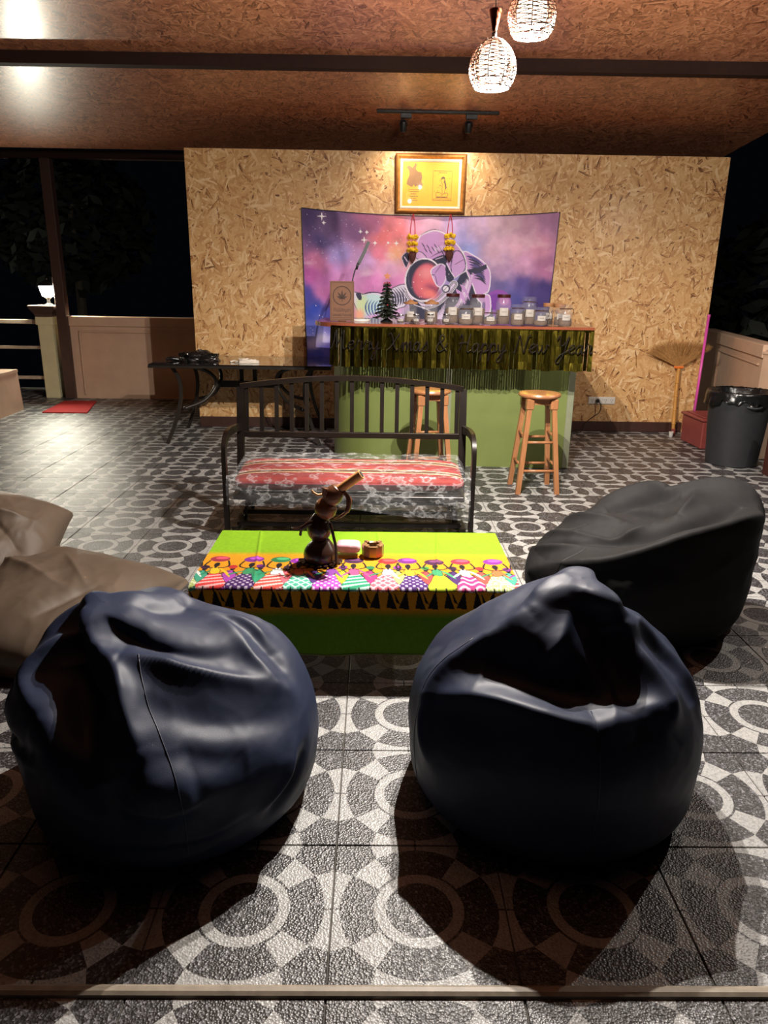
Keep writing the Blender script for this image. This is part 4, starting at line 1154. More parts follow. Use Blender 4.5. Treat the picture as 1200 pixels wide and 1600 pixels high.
# ================================================================ glider bench
t = thing('glider_bench', 'dark metal glider bench with arched slatted back behind the green table', 'bench', (-0.055, 3.0, 0), 0.0)
BW = 0.69       # half width to the arm centres
bm = M['bench_metal']
for s_ in (-1, 1):
    arm = crom([(s_*0.672, 0.24, 0.535), (s_*0.69, 0.10, 0.545), (s_*BW, -0.02, 0.553), (s_*BW, -0.10, 0.545), (s_*BW, -0.155, 0.505), (s_*BW, -0.172, 0.44), (s_*BW, -0.175, 0.30), (s_*BW, -0.178, 0.0)], 6)
    MB().sweep(arm, 0.044, 0.024, up=(1, 0, 0)).build('arm', bm, t, True, 0.5)
    MB().sweep([(s_*0.668, 0.17, 0.10), (s_*0.668, 0.20, 0.30), (s_*0.668, 0.25, 0.55), (s_*0.668, 0.29, 0.768)], 0.042, 0.036, up=(0, 1, 0)).build('back_post', bm, t)
    # glider base: foot runner, upright and hanger links
    MB().sweep([(s_*0.645, -0.19, 0.03), (s_*0.645, 0.36, 0.03)], 0.035, 0.03).build('foot_runner', bm, t)
    MB().sweep([(s_*0.645, 0.34, 0.03), (s_*0.645, 0.30, 0.18), (s_*0.66, 0.22, 0.22)], 0.03, 0.03, up=(1, 0, 0)).build('rear_leg', bm, t)
    for yy in (-0.10, 0.16):
        MB().sweep([(s_*0.585, yy, 0.21), (s_*0.60, yy+0.03, 0.12), (s_*0.60, yy+0.015, 0.035)], 0.026, 0.012, up=(1, 0, 0)).build('hanger_link', bm, t)
        mb = MB()
        mb.lathe([(0.002, 0), (0.024, 0), (0.028, 0.006), (0.024, 0.016), (0.002, 0.018)], 14)
        o = mb.build('pivot_cap', bm, t, True, 0.6); o.location = (s_*0.60-0.009, yy+0.015, 0.06); o.rotation_euler = (0, PI/2, 0)
    MB().sweep([(s_*0.63, -0.20, 0.225), (s_*0.63, 0.22, 0.245)], 0.03, 0.03).build('seat_side_rail', bm, t)
for yy, zz, nm in ((-0.14, 0.05, 'base_rail'), (0.06, 0.06, 'base_rail'), (0.30, 0.05, 'base_rail'), (-0.20, 0.225, 'seat_rail'), (0.21, 0.245, 'seat_rail')):
    MB().box((0, yy, zz), (1.28, 0.028, 0.026), bev=0.003).build(nm, bm, t)
for i in range(7):
    MB().box((0, -0.14+0.055*i, 0.236+0.003*i), (1.25, 0.03, 0.006)).build('seat_slat', bm, t)
arch = [(-0.668+1.336*i/24, 0.286, 0.772+0.055*math.sin(PI*i/24)**0.9) for i in range(25)]
MB().sweep(arch, 0.030, 0.034, up=(0, 1, 0)).build('top_rail', bm, t, True, 0.5)
MB().box((0, 0.243, 0.492), (1.32, 0.026, 0.034), bev=0.003).build('lower_rail', bm, t)
for i in range(15):
    x = -0.632+1.264*i/14
    zt = 0.772+0.055*math.sin(PI*(x+0.668)/1.336)**0.9-0.012
    MB().sweep([(x, 0.245, 0.50), (x, 0.284, zt)], 0.024, 0.012, up=(0, 1, 0)).build('back_slat', bm, t)

# cushion with loose plastic cover
t = thing('bench_cushion', 'red striped seat cushion in clear plastic on the glider bench', 'cushion', (-0.055, 3.0, 0.252))
nx, ny = 90, 40
def pillow_grid(lx, ly, h, zoff, nx, ny, amp, seed, low=0.5):
    U, V = np.meshgrid(np.linspace(-1, 1, nx), np.linspace(-1, 1, ny))
    return U, V
def superbox(hx, hy, h0, h1, nx, ny, e=0.22, wr=0.0, seed=0):
    """closed rounded cushion: lat/long superellipsoid"""
    th = np.linspace(-PI, PI, nx, endpoint=False); ph = np.linspace(-PI/2, PI/2, ny)
    TH, PH = np.meshgrid(th, ph)
    f = lambda a, p: np.sign(a)*np.abs(a)**p
    x = hx*f(np.cos(PH), 0.5)*f(np.cos(TH), e); y = hy*f(np.cos(PH), 0.5)*f(np.sin(TH), e)
    z = np.where(PH > 0, h1, h0)*f(np.sin(PH), 0.7)
    if wr:
        n_ = fbm(x*9+20, y*13+20, seed, 4)-0.47; z = z+wr*n_*np.clip(np.sin(PH)+0.4, 0, 1); y = y+wr*0.5*n_; x = x+wr*0.3*n_
    vs = np.stack([x, y, z], -1).reshape(-1, 3)
    fs = []
    for i in range(ny-1):
        for j in range(nx): fs.append((i*nx+j, i*nx+(j+1) % nx, (i+1)*nx+(j+1) % nx, (i+1)*nx+j))
    return vs, fs
vs, fs = superbox(0.645, 0.215, 0.047, 0.050, 120, 22, 0.16, 0.008, 3)
o = MB().add(vs, fs).build('pad', M['cushion'], t, True); o.location = (0, 0.0, 0.058); o.rotation_euler = (0.05, 0, 0)
mb = MB(); mb.sweep(crom([(-0.60, -0.218, 0.056), (0, -0.222, 0.056), (0.60, -0.218, 0.056)], 8), 0.005, n=6)
mb.build('piping', M['bow_red'], t)
# plastic: lies over the pad, hangs loose in front, lower on the right
nx, ny = 150, 70
U, V = np.meshgrid(np.linspace(-1, 1, nx), np.linspace(0, 1, ny))
xx = U*0.672
drop = 0.115+0.075*np.clip((U+0.15)/1.1, 0, 1)+0.025*fbm(U*4+5, U*0+2, 8)
top_l = 0.45; L_ = top_l+drop+0.05
s_ = V*L_
yy = np.where(s_ < top_l, 0.215-s_*0.98, 0.215-top_l*0.98-0.012*np.sin(np.clip((s_-top_l)/0.05, 0, 1)*PI/2)-0.02*np.clip((s_-top_l)/0.15, 0, 1))
zz = np.where(s_ < top_l, 0.121, 0.121-(s_-top_l))
nz = fbm(xx*11+30, s_*15+10, 41, 5)-0.47
edge = np.clip((1-np.abs(U))/0.05, 0, 1)
zz = zz-0.05*(1-edge)*(s_ < top_l)
zz = np.where(s_ < top_l, zz+0.020*nz+(s_-0.22)*(-0.05), zz-0.011)
yy = np.where(s_ < top_l, yy, yy-0.035*nz*np.clip((s_-top_l)/0.04, 0, 1))
grid_obj('plastic_cover', np.stack([xx, yy, zz], -1), None, M['plastic_film'], t)

# ================================================================ wooden stools
def make_stool(label, loc, rz):
    t = thing('bar_stool', label, 'stool', loc, rz, 'round wooden bar stools at the bar')
    w = M['stool_wood']
    MB().lathe([(0.02, 0.648), (0.125, 0.648), (0.141, 0.656), (0.144, 0.666), (0.138, 0.678), (0.11, 0.682), (0.06, 0.679), (0.002, 0.678)], 36).build('seat', w, t, True, 0.7)
    a, b = 0.135, 0.078
    def lg(sx, sy, z): f = 1-z/0.65; return Vector((sx*(b+(a-b)*f), sy*(b+(a-b)*f), z))
    for sx in (-1, 1):
        for sy in (-1, 1):
            MB().sweep([lg(sx, sy, 0), lg(sx, sy, 0.648)], 0.032, 0.032, up=(0, 1, 0)).build('leg', w, t)
            MB().box(lg(sx, sy, 0.612), (0.05, 0.05, 0.07), bev=0.004).build('corner_block', w, t)
    for z, zs in ((0.16, 0.195), (0.355, 0.395)):
        for s_ in (-1, 1):
            MB().sweep([lg(-1, s_, z), lg(1, s_, z)], 0.0095, n=10).build('rung', w, t, True)
            MB().sweep([lg(s_, -1, zs), lg(s_, 1, zs)], 0.0095, n=10).build('rung', w, t, True)
    for s_ in (-1, 1):
        MB().box((0, s_*0.08, 0.628), (0.15, 0.018, 0.04)).build('apron', w, t); MB().box((s_*0.08, 0, 0.628), (0.018, 0.15, 0.04)).build('apron', w, t)
    return t
make_stool('round wooden stool standing in the open before the bar', (1.20, 3.85, 0), 0.03)
make_stool('round wooden stool half hidden behind the bench back', (0.465, 3.96, 0), 0.15)

# ================================================================ dark glass table
t = thing('glass_table', 'black glass topped table with curved metal legs beside the bar', 'table', (-1.065, 5.57, 0))
tm = M['table_metal']
MB().box((0, 0, 0.688), (1.54, 0.82, 0.010), bev=0.003).build('glass_top', M['glass_black'], t)
mb = MB().sweep([(sx*0.765, sy*0.405, 0.672) for sx, sy in ((-1, -1), (1, -1), (1, 1), (-1, 1))], 0.03, 0.022, closed=True)
mb.build('rim', tm, t)
for sx in (-1, 1):
    for sy in (-1, 1):
        pts = [(sx*0.60, sy*0.32, 0.668), (sx*0.545, sy*0.31, 0.56), (sx*0.535, sy*0.31, 0.42), (sx*0.58, sy*0.33, 0.22), (sx*0.665, sy*0.37, 0.0)]
        MB().sweep(crom(pts, 6), 0.030, 0.018, up=(0, 1, 0)).build('leg', tm, t, True, 0.5)
    for sy in (-1, 1):
        pts = [(sx*0.42, sy*0.30, 0.665), (sx*0.30, sy*0.20, 0.60), (sx*0.27, sy*0.10, 0.49), (sx*0.36, sy*0.18, 0.36), (sx*0.52, sy*0.30, 0.30)]
        MB().sweep(crom(pts, 6), 0.016, n=8).build('scroll', tm, t, True)
    MB().sweep([(sx*0.27, -0.11, 0.48), (sx*0.27, 0.11, 0.48)], 0.035, 0.03).build('cross_bar', tm, t)
for yy, zz in ((-0.04, 0.50), (0.04, 0.46)):
    MB().box((0, yy, zz), (0.60, 0.024, 0.03), bev=0.003).build('stretcher', tm, t)
for sx in (-0.06, 0.06): MB().box((sx, 0, 0.585), (0.035, 0.03, 0.20), bev=0.003).build('centre_post', tm, t)

def crumple(name, mat, label, cat, loc, r, h, seed, parts=None, freq=6.0):
    t = thing(name, label, cat, loc)
    nx, ny = 64, 20; vs = []; fs = []
    for i in range(ny):
        ph = PI/2*i/(ny-1)
        for j in range(nx):
            a = 2*PI*j/nx
            q = noise.noise(Vector((math.cos(a)*1.4+seed, math.sin(a)*1.4, ph)))*0.45
            q2 = noise.ridged_multi_fractal(Vector((math.cos(a)*math.cos(ph)*freq*0.4+seed, math.sin(a)*math.cos(ph)*freq*0.4, ph*1.3)), 1.0, 2.0, 4, 1.0, 2.0)*0.16-0.15
            rr = (math.cos(ph)**0.6)*(1+q+q2*0.8)
            zz = h*(math.sin(ph)**0.8)*(0.7+q+q2*1.6)
            vs.append((r[0]*rr*math.cos(a), r[1]*rr*math.sin(a), max(0.0008*(i+1), zz)))
    for i in range(ny-1):
        for j in range(nx): fs.append((i*nx+j, i*nx+(j+1) % nx, (i+1)*nx+(j+1) % nx, (i+1)*nx+j))
    fs.append(tuple(range(nx-1, -1, -1)))
    MB().add(vs, fs).build('body', mat, t, True, 0.5)
    return t
b1 = crumple('plastic_bag', M['liner'], 'crumpled black plastic bag on the glass table', 'bag', (-1.48, 5.50, 0.6945), (0.20, 0.14), 0.085, 3.0)
MB().sweep(crom([(-0.16, -0.06, 0.01), (-0.24, -0.09, 0.02), (-0.27, -0.10, 0.008)], 5), 0.012, n=6, taper=[1.6]*5+[1.2]*5+[0.5]).build('handle', M['liner'], b1, True)
b2 = crumple('tissue_heap', M['white_tissue'], 'crumpled white tissue lying on the glass table', 'tissue', (-1.03, 5.36, 0.6935), (0.10, 0.06), 0.04, 9.0)
MB().sweep(crom([(-0.08, 0.0, 0.006), (-0.12, 0.02, 0.012), (-0.15, 0.0, 0.006)], 5), 0.008, n=5).build('loose_end', M['white_tissue'], b2, True)

# ================================================================ low table with printed cloth
TZ0 = 0.343; tx0, tx1, ty0, ty1 = -0.555, 0.600, 1.262, 1.875
t = thing('low_table', 'low wooden table under the green and yellow cloth', 'table', ((tx0+tx1)/2, (ty0+ty1)/2, 0))
hx, hy = (tx1-tx0)/2-0.004, (ty1-ty0)/2-0.004
MB().box((0, 0, TZ0-0.020), (hx*2, hy*2, 0.030), bev=0.004).build('tabletop', M['brown_wood'], t)
for sx in (-1, 1):
    for sy in (-1, 1): MB().box((sx*(hx-0.06), sy*(hy-0.06), (TZ0-0.035)/2), (0.05, 0.05, TZ0-0.035), bev=0.004).build('leg', M['brown_wood'], t)
for sy in (-1, 1): MB().box((0, sy*(hy-0.06), TZ0-0.07), (hx*2-0.14, 0.02, 0.06)).build('apron', M['brown_wood'], t)

nx, ny = 560, 330
U, V = np.meshgrid(np.linspace(0, 1, nx), np.linspace(0, 1, ny))
back, depth, front = 0.12, ty1-ty0, 0.243
LW = back+depth+front
s_ = V*LW-back                      # 0 at the back edge of the table top
sx0, sx1 = tx0-0.01, tx1+0.01
X = sx0+(sx1-sx0)*U
rr = 0.012
def fold(s):
    y = np.where(s < 0, ty1+0.008, np.where(s > depth, ty0-0.008, ty1-s)); z = np.where(s < 0, TZ0+s, np.where(s > depth, TZ0-(s-depth), TZ0))
    return y, z
Y0, Z0 = fold(s_)
# round the edges a little
for e, sg_ in ((0.0, 1), (depth, -1)):
    q = np.exp(-((s_-e)/rr)**2); Z0 = Z0-0.004*q
wav = fbm(X*5+3, s_*4+7, 51, 4)-0.47
hang = np.clip((s_-depth)/0.1, 0, 1); hb = np.clip(-s_/0.1, 0, 1)
Y0 = Y0-0.030*hang*np.clip((s_-depth)/front, 0, 1)*(0.4+1.2*(fbm(X*6, X*0+1.5, 61)))+hb*0.01
Y0 = Y0+0.006*hang*np.sin(X*22+4*wav)
Z0 = Z0+np.where((s_ > 0) & (s_ < depth), 0.0035+0.004*np.abs(wav), 0.0)
# creases running across the top
for cx_, sl, am in ((-0.40, 0.10, 0.004), (0.10, 0.05, 0.003), (0.36, -0.08, 0.003)):
    Z0 = Z0+am*np.exp(-((X-cx_-sl*s_)/0.006)**2)*((s_ > 0.02) & (s_ < depth-0.03))
CP_ = np.stack([X, Y0, Z0], -1)
px = X*1000; py = s_*1000            # print drawn in millimetres
pc = Paint(px, py)
base = np.where((py < 300)[..., None], np.array((150, 206, 26.)), np.array((248, 180, 18.)))
fx = np.clip((py-268)/45, 0, 1)[..., None]; base = np.array((128, 176, 16.))*(1-fx)+np.array((222, 150, 14.))*fx
f2 = np.clip((py-690)/30, 0, 1)[..., None]; base = base*(1-f2)+np.array((96, 140, 16.))*f2
pc.c = base*(0.93+0.14*fbm(px/8, py/8, 71))[..., None]
K = (22, 12, 14)
skirts = [((40,150,110), 'stripe'), ((232,104,120), 'lattice'), ((74,30,110), 'dots'), ((186,206,40), 'plain'), ((196,50,120), 'wave'), ((190,210,120), 'speck'), ((232,70,70), 'stripe'), ((70,30,100), 'dots'), ((232,80,70), 'stripe'), ((70,170,140), 'lattice'), ((176,70,180), 'dots')]
hats = [(60,20,60), (126,40,140), (190,40,40), (40,120,70), (110,34,120), (140,40,160), (70,24,60), (60,140,60), (150,40,60)]
tops = [(226,80,130), (240,240,236), (250,196,40), (60,150,100), (240,240,236), (232,110,60), (130,60,150)]
gg = random.Random(31)
px_save, py_save, c_save = pc.x, pc.y, pc.c
for i in range(-6, 7):
    cx_ = 22+103*i; yh = 366+gg.uniform(-8, 8)     # headgear
    # work on a narrow window of the cloth to keep this quick
    u0 = int(np.clip((cx_-110-sx0*1000)/((sx1-sx0)*1000)*nx, 0, nx)); u1 = int(np.clip((cx_+110-sx0*1000)/((sx1-sx0)*1000)*nx, 0, nx))
    if u1-u0 < 4: continue
    w0 = int((250+back*1000)/(LW*1000)*ny); w1 = int((740+back*1000)/(LW*1000)*ny)
    pc.x = px_save[w0:w1, u0:u1]; pc.y = py_save[w0:w1, u0:u1]; pc.c = c_save[w0:w1, u0:u1]
    sk, kind = skirts[i % len(skirts)]; hat = hats[(i*2) % len(hats)]; topc = tops[i % len(tops)]
    lean = gg.choice((-12, 10, 16))
    # second smaller figure behind
    bx, by = cx_+52, 440+gg.uniform(-8, 8)
    pc.poly([(bx-18, by+40), (bx+10, by+36), (bx+34, by+120), (bx+10, by+176), (bx-34, by+172), (bx-30, by+90)], skirts[(i+4) % len(skirts)][0], K, 2)
    pc.disc((bx+2, by+14), 9, K, 18); pc.disc((bx, by-4), 17, hats[(i*2+3) % len(hats)], 18)
    pc.line([(bx-6, by+40), (bx-34, by+64), (bx-20, by+94)], K, 6); pc.line([(bx+8, by+40), (bx+30, by+70)], K, 6)
    # skirt
    P_ = [(cx_-14+lean*0.4, 500), (cx_+16+lean*0.4, 496), (cx_+40, 560), (cx_+52, 612), (cx_-46, 618), (cx_-36, 560)]
    pc.poly(P_, sk, K, 2)
    ins = pc.inside(pc.smooth(P_, 4, True))
    lightc = tuple(min(255, v*0.35+170) for v in sk)
    if kind == 'stripe': pc.over(ins*(np.sin((pc.y+0.3*pc.x)/4.5) > 0.3), lightc)
    elif kind == 'lattice': pc.over(ins*((np.sin((pc.y+pc.x)/5.5) > 0.75) | (np.sin((pc.y-pc.x)/5.5) > 0.75)), lightc)
    elif kind == 'dots': pc.over(ins*((np.sin(pc.x/4.2)*np.sin(pc.y/4.6)) > 0.35), lightc)
    elif kind == 'speck': pc.over(ins*(fbm(pc.x/5, pc.y/5, 3) > 0.52), lightc)
    elif kind == 'wave': pc.over(ins*(np.sin(pc.y/6+2*np.sin(pc.x/9)) > 0.4), lightc)
    # torso, sash, neck, head, headgear
    pc.poly([(cx_-14+lean, 448), (cx_+14+lean, 446), (cx_+18+lean*.5, 500), (cx_-14+lean*.5, 504)], topc, K, 2)
    pc.line([(cx_+14+lean, 450), (cx_+34, 490), (cx_+58, 540)], topc, 13, taper=True)
    pc.line([(cx_+lean, 448), (cx_+lean, 424)], K, 8)
    pc.disc((cx_+lean, 416), 11, K, 22)
    pc.disc((cx_+lean, yh-4), 38, hat, 30, gg.uniform(-.12, .12)); pc.disc((cx_+lean+6, yh-14), 25, tuple(min(255, v*1.3+30) for v in hat), 13)
    # arms up to the load
    pc.line([(cx_-12+lean, 452), (cx_-44+lean, 428), (cx_-34+lean, yh+16)], K, 7); pc.line([(cx_+12+lean, 450), (cx_+46+lean, 430), (cx_+36+lean, yh+16)], K, 7)
    pc.line([(cx_-10+lean, 470), (cx_-40, 500), (cx_-56, 520)], (40, 130, 90) if i % 2 else topc, 12, taper=True)
    # legs and pointed black feet on the front edge
    for q, (lx, fl) in enumerate(((-22, -20), (14, 26))):
        pc.line([(cx_+lx, 614), (cx_+lx+fl*0.3, 650)], K, 5)
        pc.poly([(cx_+lx+fl*0.2-3, 628), (cx_+lx+fl*0.2+4, 628), (cx_+lx+fl*0.5+19, 690), (cx_+lx+fl*0.5-19, 684)], K, sm=False)
    pc.poly([(bx-20, 622), (bx-10, 640), (bx+6, 672), (bx-9, 664)], K, sm=False)
    c_save[w0:w1, u0:u1] = pc.c
M['batik'] = vcol_mat('printed_cotton', 0.8, 700.0)
tc = thing('tablecloth', 'green and yellow cloth printed with dancing women over the low table', 'tablecloth', (0, 0, 0))
grid_obj('cloth', CP_, c_save*0.93, M['batik'], tc)
mb = MB(); mb.sweep([Vector(p)+Vector((0, -0.001, 0)) for p in CP_[-1, ::8]], 0.0025, n=5); mb.build('hem', M['bar_green'], tc)

TT = TZ0+0.0065
# ---------------------------------------------------------------- carved water pipe
t = thing('carved_pipe', 'dark carved wooden water pipe with bamboo mouthpiece on the cloth', 'pipe', (-0.118, 1.50, TT))
def blob(path, radii, n=18, ny=7):
    q = crom(path, ny); R = crom([(r, 0, 0) for r in radii], ny)
    return MB().sweep(q, 1.0, n=n, taper=[max(0.001, v.x) for v in R])
blob([(0, 0, 0.0), (0, 0, 0.012), (0.002, 0, 0.045), (0.004, 0, 0.078), (0.004, 0, 0.092)], [0.05, 0.064, 0.062, 0.040, 0.026], 24).build('foot_bulb', M['pipe_dark'], t, True)
blob([(0.004, 0, 0.088), (0.0, 0, 0.11), (-0.002, 0, 0.14), (0.004, 0, 0.17), (0.012, 0, 0.185)], [0.026, 0.044, 0.047, 0.036, 0.026], 20).build('belly', M['pipe_dark'], t, True)
blob([(0.010, 0, 0.178), (0.018, -0.002, 0.20), (0.026, -0.003, 0.225), (0.034, -0.004, 0.243)], [0.024, 0.041, 0.041, 0.026], 20).build('chest', M['pipe_mid'], t, True)
blob([(0.032, -0.004, 0.236), (0.046, -0.006, 0.258), (0.060, -0.008, 0.278), (0.072, -0.010, 0.295)], [0.026, 0.036, 0.034, 0.024], 20).build('neck', M['pipe_mid'], t, True)
mb = MB().sweep([(0.066, -0.009, 0.282), (0.155, -0.022, 0.352)], 0.0175, n=18)
mb.build('bamboo_tube', M['pipe_bamboo'], t, True, 0.6)
d_ = Vector((0.089, -0.013, 0.07)).normalized(); e_ = Vector((0.155, -0.022, 0.352))
MB().sweep([e_-d_*0.001, e_+d_*0.0015], 0.0125, n=16).build('bore', M['ash_black'], t)
MB().sweep(crom([(0.026, -0.02, 0.262), (0.020, -0.028, 0.282), (0.022, -0.03, 0.298)], 4), 0.013, n=12, taper=[0.9]*4+[0.7]*4+[1.05]).build('bowl', M['pipe_mid'], t, True)
MB().sweep(crom([(0.01, -0.02, 0.272), (-0.006, -0.026, 0.272), (-0.022, -0.026, 0.282), (-0.026, -0.026, 0.29)], 4), 0.005, n=6, taper=[1]*8+[0.8]*4+[0.4]).build('horn', M['pipe_bamboo'], t, True)
MB().sweep(crom([(0.088, -0.02, 0.285), (0.108, -0.024, 0.262), (0.110, -0.026, 0.232), (0.098, -0.026, 0.205), (0.07, -0.02, 0.182), (0.045, -0.01, 0.172)], 5), 0.011, n=8, taper=[0.8]*5+[1.0]*5+[0.9]*5+[0.5]*5+[0.3]*6).build('trunk', M['pipe_mid'], t, True)
MB().sweep(crom([(-0.02, -0.02, 0.165), (-0.05, -0.03, 0.155), (-0.068, -0.03, 0.135), (-0.072, -0.03, 0.112)], 5), 0.009, n=7, taper=[1.1]*5+[0.9]*5+[0.6]*5+[0.2]).build('branch', M['pipe_dark'], t, True)
MB().sweep(crom([(-0.055, -0.03, 0.150), (-0.075, -0.032, 0.146), (-0.10, -0.032, 0.142)], 5), 0.005, n=6, taper=[1]*5+[0.7]*5+[0.3]).build('twig', M['pipe_dark'], t, True)
MB().sweep(crom([(0.04, -0.03, 0.165), (0.052, -0.04, 0.12), (0.062, -0.046, 0.07), (0.066, -0.05, 0.006)], 5), 0.006, n=6).build('side_stem', M['pipe_dark'], t, True)
mb = MB()
for i in range(11):
    a = PI+PI*i/10; mb.box((0.07*math.cos(a), 0.06*math.sin(a), 0.005), (0.03, 0.018, 0.008), rot=(0, 0, a), bev=0.003)
mb.build('foot_scales', M['pipe_dark'], t)
# ---------------------------------------------------------------- pink pack
t = thing('tissue_pack', 'small clear pack with pink paper between pipe and ashtray', 'packet', (-0.013, 1.575, TT))
vs, fs = superbox(0.047, 0.036, 0.02, 0.020, 36, 12, 0.35, 0.006, 12); MB().add(vs, fs).build('pink_paper', M['pink_paper'], t, True); bpy.data.objects['pink_paper'].location = (0, 0, 0.034)
vs, fs = superbox(0.051, 0.040, 0.027, 0.028, 40, 14, 0.35, 0.010, 14); o = MB().add(vs, fs).build('clear_wrap', M['plastic_film'], t, True); o.location = (0, 0, 0.028)
# ---------------------------------------------------------------- ashtray
t = thing('ashtray', 'round bronze ashtray with dark opening beside the pink pack', 'ashtray', (0.083, 1.572, TT))
MB().lathe([(0.038, 0.0), (0.043, 0.003), (0.044, 0.042), (0.042, 0.046), (0.032, 0.047), (0.026, 0.044), (0.024, 0.02), (0.002, 0.018)], 10).build('body', M['tin'], t, True, 0.5)
MB().lathe([(0.023, 0.0185), (0.023, 0.024), (0.002, 0.026)], 12).build('ash', M['ash_black'], t)
mb = MB()
for i in range(4):
    a = PI/4+PI/2*i; mb.box((0.034*math.cos(a), 0.034*math.sin(a), 0.048), (0.022, 0.014, 0.006), rot=(0, 0, a), bev=0.002)
mb.build('rests', M['tin'], t)['kind'] = 'stuff'

# ================================================================ bean bags
def bag_mesh(prof, shift, tilt, folds, seed, ax=1.0, ay=1.0, nth=300, nt=180, gather=(0.0, 5, 0.8), lump=0.02, wr=0.006):
    P = crom([(r, z, 0) for r, z in prof], 8)
    L = [0.0]
    for a, b in zip(P, P[1:]): L.append(L[-1]+(b-a).length)
    tt = np.linspace(0, 1, nt)*L[-1]
    R = np.interp(tt, L, [p.x for p in P]); Z = np.interp(tt, L, [p.y for p in P])
    th = np.linspace(0, 2*PI, nth, endpoint=False)
    TH, RR = np.meshgrid(th, R); _, ZZ = np.meshgrid(th, Z); TT_ = np.meshgrid(th, np.linspace(0, 1, nt))[1]
    zm = Z.max(); h = ZZ/zm
    amp, nl, tc = gather
    RR = RR*(1+amp*np.exp(-((TT_-tc)/0.10)**2)*np.cos(nl*TH+seed+2.0*(TT_-tc)*8)*np.clip(RR/0.03, 0, 1))
    x = RR*np.cos(TH)*ax; y = RR*np.sin(TH)*ay; z = ZZ.copy()
    z = z*(1+(tilt[0]*x+tilt[1]*y)*np.clip(h*1.6-0.3, 0, 1))
    x = x+shift[0]*h**4; y = y+shift[1]*h**4
    B = np.stack([x, y, z], -1)
    def normals(B):
        du = np.roll(B, -1, 1)-np.roll(B, 1, 1); dv = np.gradient(B, axis=0)
        n = np.cross(du, dv); n /= np.maximum(1e-9, np.linalg.norm(n, axis=-1, keepdims=True)); return n
    N = normals(B)
    # lumps and fine wrinkles
    nz = np.zeros(x.shape); nf = np.zeros(x.shape)
    for i in range(nt):
        for j in range(nth):
            p = Vector(B[i, j])
            nz[i, j] = noise.noise(p*4.2+Vector((seed*3.1, 0, 0)))
            nf[i, j] = noise.ridged_multi_fractal(Vector((p.x*5.5+seed, p.y*5.5, p.z*8.0)), 1.0, 2.1, 3, 1.0, 2.0)-1.0
    w_ = np.clip(h*5, 0, 1)
    D = lump*nz*w_+wr*nf*w_
    def at(thd, t):
        j = (math.radians(thd) % (2*PI))/(2*PI)*nth; i = t*(nt-1)
        return B[int(round(i)), int(round(j)) % nth]
    for pts, am, wd, kind in folds:
        Q = np.array([tuple(v) for v in crom([tuple(at(*p)) for p in pts], 5)])
        d = np.full(x.shape, 1e9); par = np.zeros(x.shape)
        for k_ in range(len(Q)-1):
            e = Q[k_+1]-Q[k_]; l2 = max(1e-9, e@e)
            t_ = np.clip(((B-Q[k_])@e)/l2, 0, 1); dd = np.linalg.norm(B-Q[k_]-t_[..., None]*e, axis=-1)
            m_ = dd < d; d = np.where(m_, dd, d); par = np.where(m_, (k_+t_)/(len(Q)-1), par)
        env = np.sin(PI*np.clip(par, 0.04, 0.96))**0.6
        D = D+0.72*am*env*(np.exp(0.45-np.sqrt(d*d+(0.45*wd)**2)/wd) if kind == 'r' else np.exp(-(d/wd)**2))
    B2 = B+N*D[..., None]
    B2[..., 2] = np.maximum(B2[..., 2], 0.0004+0.0*B2[..., 2])
    B2[0] = B2[0].mean(0); B2[0, :, 2] = 0.0004
    vs = B2.reshape(-1, 3); fs = []
    for i in range(nt-1):
        for j in range(nth): fs.append((i*nth+j, i*nth+(j+1) % nth, (i+1)*nth+(j+1) % nth, (i+1)*nth+j))
    return vs, fs, B2, nth, nt
def bean_bag(label, loc, mat, seam_mat, seams, group=None, **kw):
    vs, fs, B2, nth, nt = bag_mesh(**kw)
    t = thing('bean_bag', label, 'bean bag', loc, 0, group)
    MB().add(vs, fs).build('cover', mat, t, True)
    for thd, t0, t1 in seams:
        j = int(round((thd % 360)/360*nth)) % nth
        path = [Vector(B2[i, j]) for i in range(int(t0*(nt-1)), int(t1*(nt-1)), 2)]
        MB().sweep(path, 0.0017, n=5).build('seam', seam_mat, t, True)
    return t
G_ = 'bean bags around the low table'
